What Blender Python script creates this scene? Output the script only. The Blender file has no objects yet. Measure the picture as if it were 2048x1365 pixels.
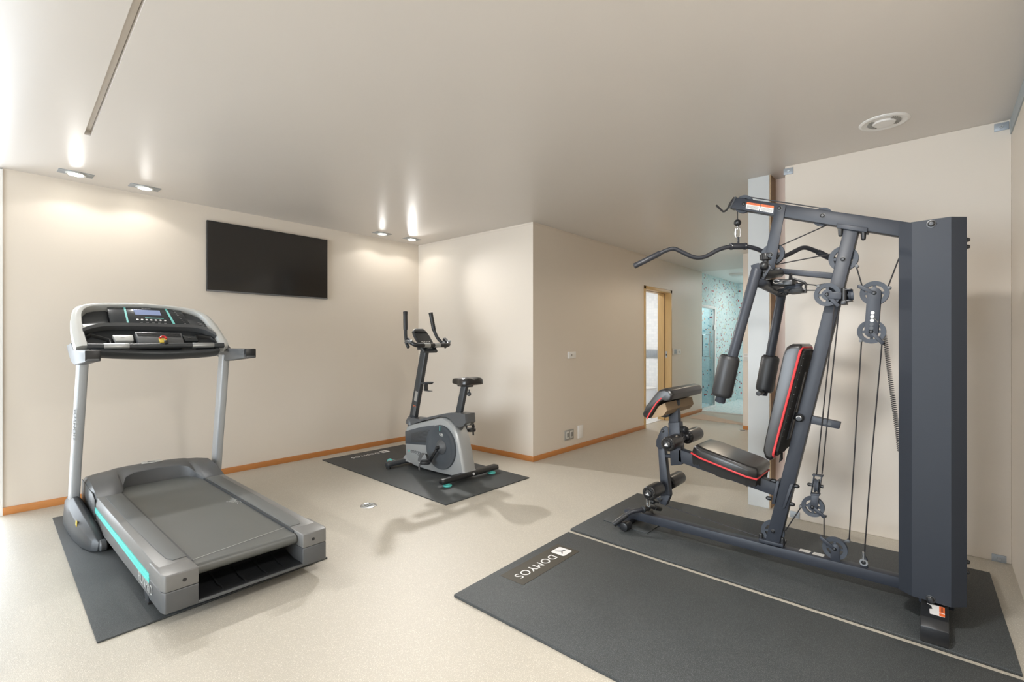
import bpy, bmesh, math, random
from mathutils import Vector, Matrix
random.seed(7)
R = math.radians
SC = bpy.context.scene
C = SC.collection

# ------------------------------------------------------------------ camera
# X runs along the wall with the television, Y towards that wall, Z up (metres)
F, CX, CY, EYE = 974.0, 1024.0, 684.0, 1.25
YAW = R(41.05)
FW = Vector((math.cos(YAW), math.sin(YAW), 0)); RT = Vector((math.sin(YAW), -math.cos(YAW), 0))
cam_d = bpy.data.cameras.new('camera'); cam = bpy.data.objects.new('camera', cam_d); C.objects.link(cam)
cam.location = (0, 0, EYE); cam.rotation_euler = (R(90), 0, YAW - R(90))
cam_d.sensor_width = 36; cam_d.lens = F / 2048 * 36; cam_d.shift_y = 1.5 / 2048
cam_d.clip_start = 0.02
SC.camera = cam

# ------------------------------------------------------------------ world, exposure, daylight
SC.view_settings.view_transform = 'Standard'; SC.view_settings.look = 'None'
SC.view_settings.gamma = 1.0; SC.view_settings.use_curve_mapping = False
SC.view_settings.exposure = 0.27
SC.cycles.use_denoising = True
SC.cycles.max_bounces = 10; SC.cycles.diffuse_bounces = 6; SC.cycles.glossy_bounces = 4
SC.cycles.transmission_bounces = 6; SC.cycles.transparent_max_bounces = 8
SC.cycles.caustics_reflective = False; SC.cycles.caustics_refractive = False
SC.cycles.sample_clamp_indirect = 6.0
W = bpy.data.worlds.new('sky'); SC.world = W; W.use_nodes = True
bg = W.node_tree.nodes['Background']; bg.inputs[0].default_value = (0.86, 0.95, 1.04, 1); bg.inputs[1].default_value = 12.0


def light(name, kind, loc, power, col=(1, 1, 1), rot=(0, 0, 0), **kw):
    d = bpy.data.lights.new(name, kind); d.energy = power; d.color = col
    for k, v in kw.items(): setattr(d, k, v)
    o = bpy.data.objects.new(name, d); o.location = loc; o.rotation_euler = rot; C.objects.link(o)
    return o


def portal(name, loc, rot, sx, sy):
    o = light(name, 'AREA', loc, 1, (1, 1, 1), rot, shape='RECTANGLE', size=sx, size_y=sy)
    o.data.cycles.is_portal = True
    return o


LAMP_COL = (1.0, 0.975, 0.94)
light('passage_fill', 'SPOT', (6.2, 1.5, 2.47), 30, (1.0, 0.86, 0.68), (0, 0, 0), spot_size=R(165), spot_blend=0.3, shadow_soft_size=0.06)  # added fill light, out of sight behind the pillar, warms and brightens the passage
for px_, py_, pw_ in ((0.3, 0.25, 25), (1.6, 0.5, 150)):      # two added fill lights, unseen overhead, brightening the near side and gym wall
    light('downlight_or_fill', 'SPOT', (px_, py_, 2.475), pw_, LAMP_COL, (0, 0, 0), spot_size=R(165), spot_blend=0.5, shadow_soft_size=0.12)
# daylight enters by the glazing left of the picture
portal('daylight_portal', (-5.12, 2.6, 1.2), (0, R(-90), 0), 2.3, 4.2)
portal('daylight_portal', (0.0, 5.2, 1.2), (R(-90), 0, 0), 0.4, 2.3)
LAMPS = [(0.60, 4.81), (1.02, 4.825), (3.25, 4.815), (3.66, 4.80)]
# (beam power, sideways aim in degrees): tiltable fittings turned into the room, plus their weak spill
for (lx, ly), (pw, side, tilt, size) in zip(LAMPS, ((50, 0, 54, 92), (50, 6, 54, 92), (34, -22, 56, 88), (220, -19, 60, 84))):
    light('downlight_or_fill', 'SPOT', (lx, ly, 2.475), pw, LAMP_COL, (R(-tilt), 0, R(side)), spot_size=R(size), spot_blend=1.0, shadow_soft_size=0.03)
    light('downlight_spill', 'SPOT', (lx, ly, 2.475), 3.2, LAMP_COL, (R(-4), 0, 0), spot_size=R(140), spot_blend=0.3, shadow_soft_size=0.03)
light('shower_lamp', 'AREA', (10.0, 2.2, 2.46), 19, (1.0, 0.98, 0.94), (0, 0, 0), shape='DISK', size=0.5)
light('bathroom_lamp', 'AREA', (7.3, 4.2, 2.46), 18, (1.0, 0.97, 0.93), (0, 0, 0), shape='DISK', size=0.5)
light('steam_room_fill', 'AREA', (9.3, 3.9, 2.46), 22, (1.0, 0.98, 0.94), (0, 0, 0), shape='DISK', size=0.4)  # added unseen fill so the mosaic shows through the glass door


# ------------------------------------------------------------------ image-to-world helpers (points lie on real planes)
def ray(px, py):
    t = (px - CX) / F
    return FW + RT * t + Vector((0, 0, (CY - py) / F))


EYEV = Vector((0, 0, EYE))
def onX(px, py, X): r = ray(px, py); return EYEV + r * (X / r.x)
def onY(px, py, Y): r = ray(px, py); return EYEV + r * (Y / r.y)
def onZ(px, py, z=0.0): r = ray(px, py); return EYEV + r * ((z - EYE) / r.z)
def onP(px, py, p0, n): r = ray(px, py); return EYEV + r * ((p0 - EYEV).dot(n) / r.dot(n))
def PX(lst, X): return [onX(a, b, X) for a, b in lst]


# ------------------------------------------------------------------ materials
def lin(c):
    return tuple(((v / 255) / 12.92 if v / 255 <= 0.04045 else ((v / 255 + 0.055) / 1.055) ** 2.4) for v in c) + (1,)


def mat(name, rgb, rough=0.5, metal=0.0, bump=0.0, bscale=200.0, vary=0.0, vscale=6.0, spec=0.5, coat=0.0, emit=0.0, stretch=None):
    m = bpy.data.materials.new(name); m.use_nodes = True
    nt = m.node_tree; b = nt.nodes['Principled BSDF']
    col = lin(rgb)
    b.inputs['Base Color'].default_value = col; b.inputs['Roughness'].default_value = rough
    b.inputs['Metallic'].default_value = metal; b.inputs['Specular IOR Level'].default_value = spec
    b.inputs['Coat Weight'].default_value = coat
    if emit:
        b.inputs['Emission Color'].default_value = col; b.inputs['Emission Strength'].default_value = emit
    if vary or bump:
        tc = nt.nodes.new('ShaderNodeTexCoord'); src = tc.outputs['Object']
        if stretch:
            mp = nt.nodes.new('ShaderNodeMapping'); mp.inputs['Scale'].default_value = stretch
            nt.links.new(src, mp.inputs['Vector']); src = mp.outputs['Vector']
    if vary:
        n = nt.nodes.new('ShaderNodeTexNoise'); n.inputs['Scale'].default_value = vscale; n.inputs['Detail'].default_value = 5
        nt.links.new(src, n.inputs['Vector'])
        mx = nt.nodes.new('ShaderNodeMix'); mx.data_type = 'RGBA'
        mx.inputs['A'].default_value = tuple(max(0, v * (1 - vary)) for v in col[:3]) + (1,)
        mx.inputs['B'].default_value = tuple(min(1, v * (1 + vary)) for v in col[:3]) + (1,)
        nt.links.new(n.outputs['Fac'], mx.inputs['Factor']); nt.links.new(mx.outputs['Result'], b.inputs['Base Color'])
    if bump:
        n2 = nt.nodes.new('ShaderNodeTexNoise'); n2.inputs['Scale'].default_value = bscale; n2.inputs['Detail'].default_value = 3
        nt.links.new(src, n2.inputs['Vector'])
        bp = nt.nodes.new('ShaderNodeBump'); bp.inputs['Strength'].default_value = bump; bp.inputs['Distance'].default_value = 0.002
        nt.links.new(n2.outputs['Fac'], bp.inputs['Height']); nt.links.new(bp.outputs['Normal'], b.inputs['Normal'])
    return m


def speck(m, rgb, scale, lo, hi):
    """fleck the base colour of a material with fine grains"""
    nt = m.node_tree; b = nt.nodes['Principled BSDF']
    tc = nt.nodes.new('ShaderNodeTexCoord'); n = nt.nodes.new('ShaderNodeTexNoise')
    n.inputs['Scale'].default_value = scale; n.inputs['Detail'].default_value = 2
    nt.links.new(tc.outputs['Object'], n.inputs['Vector'])
    rp = nt.nodes.new('ShaderNodeMapRange'); rp.inputs[1].default_value = lo; rp.inputs[2].default_value = hi
    nt.links.new(n.outputs['Fac'], rp.inputs[0])
    mx = nt.nodes.new('ShaderNodeMix'); mx.data_type = 'RGBA'
    old = b.inputs['Base Color']
    if old.is_linked: nt.links.new(old.links[0].from_socket, mx.inputs['A'])
    else: mx.inputs['A'].default_value = old.default_value
    mx.inputs['B'].default_value = lin(rgb)
    nt.links.new(rp.outputs[0], mx.inputs['Factor']); nt.links.new(mx.outputs['Result'], old)
    return m


def mosaic(name, base, accents, pitch, p_acc, rough=0.25, grout=(214, 226, 226)):
    """small square tiles with grout and scattered accent tiles"""
    m = bpy.data.materials.new(name); m.use_nodes = True; nt = m.node_tree; N = nt.nodes.new; L = nt.links.new
    b = nt.nodes['Principled BSDF']; b.inputs['Roughness'].default_value = rough
    g = N('ShaderNodeNewGeometry')
    ad = N('ShaderNodeVectorMath'); ad.operation = 'ADD'; ad.inputs[1].default_value = (0.0071, 0.0083, 0.0031)
    L(g.outputs['Position'], ad.inputs[0])
    sc = N('ShaderNodeVectorMath'); sc.operation = 'SCALE'; sc.inputs['Scale'].default_value = 1 / pitch
    L(ad.outputs[0], sc.inputs[0])
    fl = N('ShaderNodeVectorMath'); fl.operation = 'FLOOR'; L(sc.outputs[0], fl.inputs[0])
    wn = N('ShaderNodeTexWhiteNoise'); wn.noise_dimensions = '3D'; L(fl.outputs[0], wn.inputs['Vector'])
    r1 = N('ShaderNodeValToRGB'); r1.color_ramp.interpolation = 'CONSTANT'
    el = r1.color_ramp.elements
    stops = [(0.0, base[0]), (0.3, base[1]), (0.62, base[2])]
    k = 1 - p_acc
    for i, a in enumerate(accents): stops.append((k + p_acc * i / len(accents), a))
    el[0].position = stops[0][0]; el[0].color = lin(stops[0][1]); el[1].position = stops[1][0]; el[1].color = lin(stops[1][1])
    for p, cc in stops[2:]:
        e = el.new(p); e.color = lin(cc)
    L(wn.outputs['Value'], r1.inputs['Fac'])
    fr = N('ShaderNodeVectorMath'); fr.operation = 'FRACTION'; L(sc.outputs[0], fr.inputs[0])
    sub = N('ShaderNodeVectorMath'); sub.operation = 'SUBTRACT'; sub.inputs[1].default_value = (.5, .5, .5); L(fr.outputs[0], sub.inputs[0])
    ab = N('ShaderNodeVectorMath'); ab.operation = 'ABSOLUTE'; L(sub.outputs[0], ab.inputs[0])
    # ignore the axis along the surface normal
    nab = N('ShaderNodeVectorMath'); nab.operation = 'ABSOLUTE'; L(g.outputs['True Normal'], nab.inputs[0])
    inv = N('ShaderNodeVectorMath'); inv.operation = 'SUBTRACT'; inv.inputs[0].default_value = (1, 1, 1); L(nab.outputs[0], inv.inputs[1])
    mu = N('ShaderNodeVectorMath'); mu.operation = 'MULTIPLY'; L(ab.outputs[0], mu.inputs[0]); L(inv.outputs[0], mu.inputs[1])
    sp = N('ShaderNodeSeparateXYZ'); L(mu.outputs[0], sp.inputs[0])
    a1 = N('ShaderNodeMath'); a1.operation = 'MAXIMUM'; L(sp.outputs[0], a1.inputs[0]); L(sp.outputs[1], a1.inputs[1])
    a2 = N('ShaderNodeMath'); a2.operation = 'MAXIMUM'; L(a1.outputs[0], a2.inputs[0]); L(sp.outputs[2], a2.inputs[1])
    gt = N('ShaderNodeMath'); gt.operation = 'GREATER_THAN'; gt.inputs[1].default_value = 0.45; L(a2.outputs[0], gt.inputs[0])
    mx = N('ShaderNodeMix'); mx.data_type = 'RGBA'; mx.inputs['B'].default_value = lin(grout)
    L(gt.outputs[0], mx.inputs['Factor']); L(r1.outputs['Color'], mx.inputs['A']); L(mx.outputs['Result'], b.inputs['Base Color'])
    return m


M = {}
M['wall'] = mat('wall_paint', (218, 209, 197), 0.42, vary=0.02, vscale=2, bump=0.02, bscale=300)
M['ceiling'] = mat('ceiling_paint', (214, 209, 204), 0.36, vary=0.015, vscale=2)
M['floor'] = speck(mat('epoxy_floor', (179, 173, 161), 0.46, vary=0.05, vscale=3, bump=0.35, bscale=330), (226, 220, 208), 380, 0.56, 0.72)
M['grey_paint'] = mat('grey_primer', (196, 199, 199), 0.5, vary=0.04, vscale=4)
M['pink_board'] = mat('pale_pink_board', (226, 203, 188), 0.5)
M['blue_grey'] = mat('blue_grey_primer', (168, 176, 180), 0.6, vary=0.08, vscale=12)
M['base'] = mat('varnished_wood_base', (184, 122, 66), 0.4, vary=0.18, vscale=8, stretch=(2, 2, 40))
M['oak'] = mat('pale_oak', (205, 172, 118), 0.4, vary=0.14, vscale=5, stretch=(14, 14, 1))
M['oak_dark'] = mat('oak_seam', (120, 88, 50), 0.6)
M['white_tile'] = mosaic('white_tile', [(238, 240, 242), (233, 236, 238), (241, 243, 244)], [(236, 238, 240)], 0.048, 0.05, grout=(230, 233, 235))
M['blue_mosaic'] = mosaic('turquoise_mosaic', [(198, 217, 218), (207, 222, 222), (188, 211, 214)], [(178, 50, 50), (150, 44, 50), (120, 50, 66), (206, 150, 120), (205, 196, 140), (80, 140, 156)], 0.029, 0.10)
M['steam_mosaic'] = mosaic('steam_room_mosaic', [(184, 203, 206), (190, 207, 209), (176, 198, 201)], [(178, 60, 60), (120, 60, 70), (206, 150, 120), (70, 140, 160)], 0.0265, 0.1)
M['floor_mosaic'] = mosaic('shower_floor_mosaic', [(226, 233, 233), (214, 226, 227), (232, 236, 236)], [(190, 214, 218)], 0.0265, 0.1)
M['white'] = mat('white_plastic', (232, 231, 229), 0.35)
M['offwhite'] = mat('off_white_plastic', (206, 204, 199), 0.4)
M['ceramic'] = mat('white_ceramic', (240, 241, 242), 0.12)
M['grey_plate'] = mat('grey_outlet_plastic', (150, 148, 143), 0.4)
M['zinc'] = mat('zinc_plate', (160, 166, 172), 0.5, 0.35, vary=0.15, vscale=40)
M['rubber'] = speck(mat('rubber_mat', (55, 58, 59), 0.58, spec=0.35, vary=0.22, vscale=5, bump=0.35, bscale=420), (104, 108, 109), 520, 0.5, 0.72)
M['rubber_edge'] = mat('rubber_mat_underside', (92, 93, 98), 0.7)
M['rubber_dark'] = mat('dark_rubber', (34, 34, 35), 0.6)
M['recess'] = mat('logo_recess', (66, 62, 54), 0.5)
M['print'] = mat('white_print', (226, 226, 226), 0.5)
M['mark'] = mat('dark_mark', (60, 62, 64), 0.5)
M['steel_frame'] = mat('charcoal_powder_coat', (50, 54, 62), 0.42, spec=0.35, vary=0.05, vscale=8, bump=0.04, bscale=500)
M['cover'] = mat('charcoal_sheet_metal', (44, 48, 55), 0.5, vary=0.06, vscale=4, spec=0.22)
M['pulley'] = mat('grey_nylon', (64, 69, 77), 0.5, spec=0.3)
M['black'] = mat('black_plastic', (30, 31, 33), 0.35)
M['black_soft'] = mat('black_foam_vinyl', (40, 41, 43), 0.42, bump=0.12, bscale=90)
M['vinyl'] = mat('black_vinyl', (34, 33, 33), 0.3, bump=0.08, bscale=60, spec=0.6)
M['backing'] = mat('black_backing_cloth', (26, 25, 24), 0.85, bump=0.4, bscale=60)
M['board'] = mat('brown_fibreboard', (150, 128, 100), 0.7)
M['red'] = mat('red_piping', (205, 58, 62), 0.5)
M['cable'] = mat('coated_cable', (38, 36, 38), 0.4)
M['chrome'] = mat('bright_steel', (200, 202, 204), 0.22, 0.9)
M['brushed'] = mat('brushed_steel', (176, 180, 182), 0.35, 0.8)
M['silver'] = mat('silver_paint', (176, 180, 184), 0.33, 0.35)
M['silver_light'] = mat('light_silver_plastic', (196, 198, 196), 0.3, 0.2)
M['grey_plastic'] = mat('grey_deck_plastic', (112, 112, 111), 0.38, vary=0.04, vscale=6)
M['grey_mid'] = mat('mid_grey_plastic', (82, 84, 86), 0.4)
M['disc_grey'] = mat('slate_plastic', (72, 77, 82), 0.38)
M['bar_grey'] = mat('satin_black_steel', (44, 46, 52), 0.4)
M['strip'] = mat('tan_edge_strip', (168, 142, 108), 0.5)
M['grey_dark'] = mat('dark_grey_plastic', (56, 59, 62), 0.42)
M['belt'] = mat('running_belt', (88, 90, 88), 0.42, vary=0.10, vscale=3, bump=0.15, bscale=500)
M['grip_strip'] = mat('grey_footrest', (92, 94, 93), 0.6, bump=0.15, bscale=300)
M['teal'] = mat('teal_plastic', (92, 200, 192), 0.4)
M['teal_print'] = mat('teal_print', (110, 190, 186), 0.4)
M['gloss_black'] = mat('glossy_panel', (44, 48, 51), 0.16)
M['lcd'] = mat('blue_grey_display', (132, 146, 184), 0.15)
M['tv_screen'] = mat('dark_glass_screen', (28, 26, 25), 0.12, spec=0.8)
M['tv_case'] = mat('tv_case', (40, 40, 42), 0.4)
M['tv_trim'] = mat('tv_silver_trim', (120, 121, 124), 0.3, 0.6)
M['bike_silver'] = mat('bike_silver_plastic', (164, 167, 168), 0.33, 0.25)
M['yellow'] = mat('yellow_plastic', (222, 196, 90), 0.4)
M['red_plastic'] = mat('red_plastic', (190, 40, 40), 0.4)
M['orange'] = mat('orange_print', (232, 110, 52), 0.5)
M['rug'] = mat('beige_pink_rug', (202, 182, 164), 0.9, vary=0.1, vscale=60, bump=0.6, bscale=300)
M['lamp'] = mat('lamp_glow', (255, 250, 236), 0.4, emit=26)
M['shower_glow'] = mat('shower_lamp_glow', (214, 216, 214), 0.5)
gl = bpy.data.materials.new('grey_glass'); gl.use_nodes = True
_b = gl.node_tree.nodes['Principled BSDF']; _b.inputs['Base Color'].default_value = (0.55, 0.62, 0.64, 1)
_b.inputs['Transmission Weight'].default_value = 1.0; _b.inputs['Roughness'].default_value = 0.02; _b.inputs['IOR'].default_value = 1.05
M['glass'] = gl

# ------------------------------------------------------------------ mesh builder
BASE = {}


def V(*a): return Vector(a)


def spline(pts, n=8):
    pts = [Vector(p) for p in pts]; out = []
    for i in range(len(pts) - 1):
        p0 = pts[max(i - 1, 0)]; p1 = pts[i]; p2 = pts[i + 1]; p3 = pts[min(i + 2, len(pts) - 1)]
        for k in range(n):
            t = k / n
            out.append(0.5 * ((2 * p1) + (p2 - p0) * t + (2 * p0 - 5 * p1 + 4 * p2 - p3) * t * t + (3 * p1 - p0 - 3 * p2 + p3) * t ** 3))
    out.append(pts[-1]); return out


def fillet(pts, r=0.03, n=6):
    """round the corners of a polyline"""
    pts = [Vector(p) for p in pts]; out = [pts[0]]
    for a, b, c in zip(pts, pts[1:], pts[2:]):
        d1 = (a - b); d2 = (c - b); q = min(r, d1.length * .45, d2.length * .45)
        p, s = b + d1.normalized() * q, b + d2.normalized() * q
        for k in range(n + 1):
            t = k / n; out.append(p * (1 - t) ** 2 + b * 2 * t * (1 - t) + s * t * t)
    out.append(pts[-1]); return out


class MB:
    def __init__(self): self.bm = bmesh.new()

    def face(self, pts):
        return self.bm.faces.new([self.bm.verts.new(p) for p in pts])

    def loft(self, rings, cap=True, closed=False):
        bm = self.bm; vs = [[bm.verts.new(p) for p in r] for r in rings]; n = len(vs[0])
        pairs = list(zip(vs, vs[1:])) + ([(vs[-1], vs[0])] if closed else [])
        for a, b in pairs:
            for i in range(n):
                j = (i + 1) % n
                try: bm.faces.new((a[i], a[j], b[j], b[i]))
                except ValueError: pass
        if cap and not closed:
            bm.faces.new(vs[0][::-1]); bm.faces.new(vs[-1])
        return self

    def prism(self, pts, vec):
        pts = [Vector(p) for p in pts]; vec = Vector(vec)
        return self.loft([pts, [p + vec for p in pts]])

    def box(self, c, s, rot=None):
        c = Vector(c); h = Vector(s) / 2; q = []
        for z in (-h.z, h.z):
            ring = [Vector((x * h.x, y * h.y, z)) for x, y in ((-1, -1), (1, -1), (1, 1), (-1, 1))]
            q.append([c + (rot @ p if rot else p) for p in ring])
        return self.loft(q)

    def span(self, lo, hi):
        lo, hi = Vector(lo), Vector(hi); return self.box((lo + hi) / 2, hi - lo)

    def bar(self, p0, p1, w, h, side=(1, 0, 0)):
        p0, p1 = Vector(p0), Vector(p1); d = (p1 - p0).normalized(); s = Vector(side); s = (s - d * s.dot(d)).normalized(); u = s.cross(d)
        ring = lambda p: [p + s * a * w / 2 + u * b * h / 2 for a, b in ((-1, -1), (1, -1), (1, 1), (-1, 1))]
        return self.loft([ring(p0), ring(p1)])

    def tube(self, pts, r, n=12, cap=True, closed=False):
        pts = [Vector(p) for p in pts]; m = len(pts)
        rs = r if isinstance(r, (list, tuple)) else [r] * m
        rings = []; prev = None
        for i, p in enumerate(pts):
            if closed: d = (pts[(i + 1) % m] - pts[i - 1]).normalized()
            else: d = (pts[min(i + 1, m - 1)] - pts[max(i - 1, 0)]).normalized()
            if prev is None:
                u = d.orthogonal().normalized()
            else:
                u = prev - d * prev.dot(d); u = u.normalized() if u.length > 1e-6 else d.orthogonal().normalized()
            prev = u; w = d.cross(u)
            rings.append([p + (u * math.cos(2 * math.pi * k / n) + w * math.sin(2 * math.pi * k / n)) * rs[i] for k in range(n)])
        return self.loft(rings, cap, closed)

    def cyl(self, p0, p1, r, r1=None, n=24):
        return self.tube([p0, p1], [r, r if r1 is None else r1], n)

    def lathe(self, prof, o, axis, n=32, closed=False):
        """prof: (radius, height) pairs along axis"""
        o = Vector(o); a = Vector(axis).normalized(); u = a.orthogonal().normalized(); w = a.cross(u)
        rings = [[o + a * h + (u * math.cos(2 * math.pi * k / n) + w * math.sin(2 * math.pi * k / n)) * max(r, 1e-5) for k in range(n)] for r, h in prof]
        return self.loft(rings, not closed, closed)

    def ball(self, c, r, n=14, sq=(1, 1, 1)):
        c = Vector(c); rings = []
        for i in range(1, n):
            t = math.pi * i / n
            rings.append([c + Vector((math.sin(t) * math.cos(2 * math.pi * k / (n * 2)) * sq[0], math.sin(t) * math.sin(2 * math.pi * k / (n * 2)) * sq[1], -math.cos(t) * sq[2])) * r for k in range(n * 2)])
        return self.loft(rings)

    def build(self, name, m, parent=None, bevel=0.0, seg=2, ang=32, smooth=True, base=None, label=None, subd=0):
        bm = self.bm
        bmesh.ops.recalc_face_normals(bm, faces=bm.faces)
        if bevel:
            es = [e for e in bm.edges if len(e.link_faces) == 2 and e.calc_face_angle(0) > R(30)]
            bmesh.ops.bevel(bm, geom=es, offset=bevel, segments=seg, profile=0.5, affect='EDGES', clamp_overlap=True)
        if parent is not None: b = BASE[parent.name]
        elif base is not None: b = Vector(base)
        else:
            lo = Vector([min(v.co[i] for v in bm.verts) for i in range(3)]); hi = Vector([max(v.co[i] for v in bm.verts) for i in range(3)])
            b = (lo + hi) / 2; b.z = lo.z
        for v in bm.verts: v.co -= b
        me = bpy.data.meshes.new(name); bm.to_mesh(me); bm.free()
        if isinstance(m, str): m = M[m]
        me.materials.append(m)
        if smooth:
            me.polygons.foreach_set('use_smooth', [True] * len(me.polygons)); me.set_sharp_from_angle(angle=R(ang))
        o = bpy.data.objects.new(name, me); C.objects.link(o)
        if parent is not None: o.parent = parent
        else: o.location = b
        BASE[o.name] = b
        if subd:
            s = o.modifiers.new('smooth', 'SUBSURF'); s.levels = subd; s.render_levels = subd
        if label: o['label'] = label
        return o


def thing(name, label, cat, loc, group=None):
    o = bpy.data.objects.new(name, None); o.location = loc; o.empty_display_size = 0.1; C.objects.link(o)
    BASE[o.name] = Vector(loc); o['label'] = label; o['category'] = cat
    if group: o['group'] = group
    return o


def tag(o, label, cat, group=None):
    o['label'] = label; o['category'] = cat
    if group: o['group'] = group
    return o


def struct(mb, name, m, **kw):
    o = mb.build(name, m, **kw)
    if o.parent is None: o['kind'] = 'structure'
    return o


def text(name, s, size, org, xd, yd, m, parent, depth=0.0004, align='LEFT', spacing=1.0):
    cu = bpy.data.curves.new(name, 'FONT'); cu.body = s; cu.size = size; cu.extrude = depth; cu.align_x = align; cu.align_y = 'CENTER'
    cu.space_character = spacing
    t = bpy.data.objects.new(name + '_curve', cu); C.objects.link(t)
    bpy.context.view_layer.update()
    me = bpy.data.meshes.new_from_object(t.evaluated_get(bpy.context.evaluated_depsgraph_get()))
    bpy.data.objects.remove(t); bpy.data.curves.remove(cu)
    xd = Vector(xd).normalized(); yd = Vector(yd); yd = (yd - xd * yd.dot(xd)).normalized(); zd = xd.cross(yd)
    mx = Matrix((xd, yd, zd)).transposed().to_4x4(); mx.translation = Vector(org) - (BASE[parent.name] if parent else Vector())
    me.transform(mx); me.materials.clear(); me.materials.append(M[m])
    o = bpy.data.objects.new(name, me); C.objects.link(o); o.parent = parent
    BASE[o.name] = BASE[parent.name]
    return o


def bolt(p, parent, r=0.009, axis=(-1, 0, 0), h=0.009, m='black'):
    """dome-headed bolt on a washer"""
    q = MB(); q.lathe([(r * 1.35, 0), (r * 1.35, h * .2), (r, h * .25), (r * .95, h * .7), (r * .6, h), (0.0, h * 1.05)], p, axis, 16)
    return q.build('bolt', m, parent)


# ------------------------------------------------------------------ the room
CE = 2.5
XB, XE = 0.235, 3.967          # wall with the television
YB, YC = 5.065, 3.165          # that wall and the passage wall
XG = 3.9                       # panel behind the multi gym
YR = -0.32                     # wall at the right edge
XW = -5.0                      # glazed side left of the picture
XS = 8.8                       # entry to the shower

q = MB(); q.span((XW - .2, YR - .2, -.12), (XS, YB + .3, 0)); struct(q, 'floor', 'floor', smooth=False)
# ceiling with a narrow open slot
a0, a1 = V(.4375, 2.0, 0), V(.535, 3.87, 0)
dd = (a1 - a0).normalized(); nn = V(dd.y, -dd.x, 0) * .016
slot = [a0 - nn, a0 + nn, a1 + nn, a1 - nn]
outer = [V(XW - .2, YR - .2, 0), V(XS, YR - .2, 0), V(XS, YB + .3, 0), V(XW - .2, YB + .3, 0)]
q = MB(); bm = q.bm
for z in (CE, CE + .12):
    o4 = [bm.verts.new(p + V(0, 0, z)) for p in outer]; s4 = [bm.verts.new(p + V(0, 0, z)) for p in slot]
    for i in range(4):
        j = (i + 1) % 4; bm.faces.new((o4[i], o4[j], s4[j], s4[i]))
    if z == CE: lo4 = (o4, s4)
    else:
        for k in (0, 1):
            for i in range(4):
                j = (i + 1) % 4; bm.faces.new((lo4[k][i], lo4[k][j], (o4, s4)[k][j], (o4, s4)[k][i]))
        bm.faces.new(s4)
struct(q, 'ceiling', 'ceiling', smooth=False)
q = MB(); q.prism([a0 - nn * .9 + V(0, 0, CE + .03), a0 + nn * .9 + V(0, 0, CE + .03), a1 + nn * .9 + V(0, 0, CE + .03), a1 - nn * .9 + V(0, 0, CE + .03)], (0, 0, .01))
struct(q, 'trim_1', 'wall', smooth=False)

q = MB(); q.span((XB, YB, 0), (XE + .3, YB + .2, CE)); struct(q, 'wall_back', 'wall', smooth=False)
q = MB(); q.span((XE, YC + .0, 0), (XE + .12, YB + .0, CE)); struct(q, 'wall_projecting', 'wall', smooth=False)
DX0, DX1 = 6.52, 7.485         # door in the passage wall, outer edges of its frame
FWD = 0.045
q = MB(); q.span((XE + .12, YC, 0), (DX0 + .02, YC + .2, CE)); q.span((DX1 - .02, YC, 0), (XS + .02, YC + .2, CE)); q.span((DX0 + .02, YC, 2.05), (DX1 - .02, YC + .2, CE))
struct(q, 'wall_passage', 'wall', smooth=False)
q = MB(); q.span((7.4, .85, 0), (XS + .15, 2.077, CE)); struct(q, 'wall_end', 'wall', smooth=False)
q = MB(); q.span((4.2, .80, 0), (7.4, .937, CE)); struct(q, 'wall_south', 'wall', smooth=False)
q = MB(); q.span((XG, YR, 0), (XG + .06, .813, CE)); struct(q, 'wall_gym', 'wall', smooth=False, bevel=.003)
q = MB(); q.span((4.16, YR, 0), (4.2, .937, CE)); struct(q, 'wall_recess', 'pink_board', smooth=False)
q = MB(); q.span((4.01, .940, 0), (4.18, 1.089, CE)); struct(q, 'wall_pillar', 'grey_paint', smooth=False, bevel=.002)
q = MB(); q.span((4.014, .932, 0), (4.165, .940, CE)); struct(q, 'trim_2', 'strip', smooth=False)
q = MB(); q.span((XW - .2, YR - .12, 0), (4.2, YR, CE)); struct(q, 'wall_right', 'wall', smooth=False)
q = MB(); q.span((XW, YR, CE - .085), (XG, YR + .006, CE)); struct(q, 'trim_3', 'blue_grey', smooth=False)
# glazed side left of the picture: lintel, sill-less frames
q = MB(); q.span((XW - .15, YR, 0), (XW, .45, CE)); q.span((XW - .15, 4.75, 0), (XW, YB + .2, CE)); q.span((XW - .15, .45, 2.35), (XW, 4.75, CE)); struct(q, 'wall_left', 'wall', smooth=False)
q = MB()
for y in (.47, 1.88, 3.30, 4.73): q.span((XW - .1, y - .03, 0), (XW - .04, y + .03, 2.35))
q.span((XW - .1, .45, 2.3), (XW - .04, 4.75, 2.35)); q.span((XW - .1, .45, 0), (XW - .04, 4.75, .06)); struct(q, 'window_1', 'white', smooth=False)
q = MB(); q.span((XB - .025, YB - .01, 0), (XB, YB + .1, CE - .01)); q.span((-.03, YB + .02, CE - .13), (XB - .025, YB + .1, CE - .01)); q.span((-.03, YB + .02, 0), (XB - .025, YB + .1, .05))
q.span((-.03, YB + .03, .05), (.01, YB + .09, CE - .13)); struct(q, 'window_2', 'white', smooth=False)
q = MB(); q.span((XW - .15, YB, 0), (-.03, YB + .2, CE)); q.span((-.03, YB, CE - .012), (XB - .02, YB + .2, CE)); struct(q, 'wall_back_end', 'wall', smooth=False)
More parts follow.
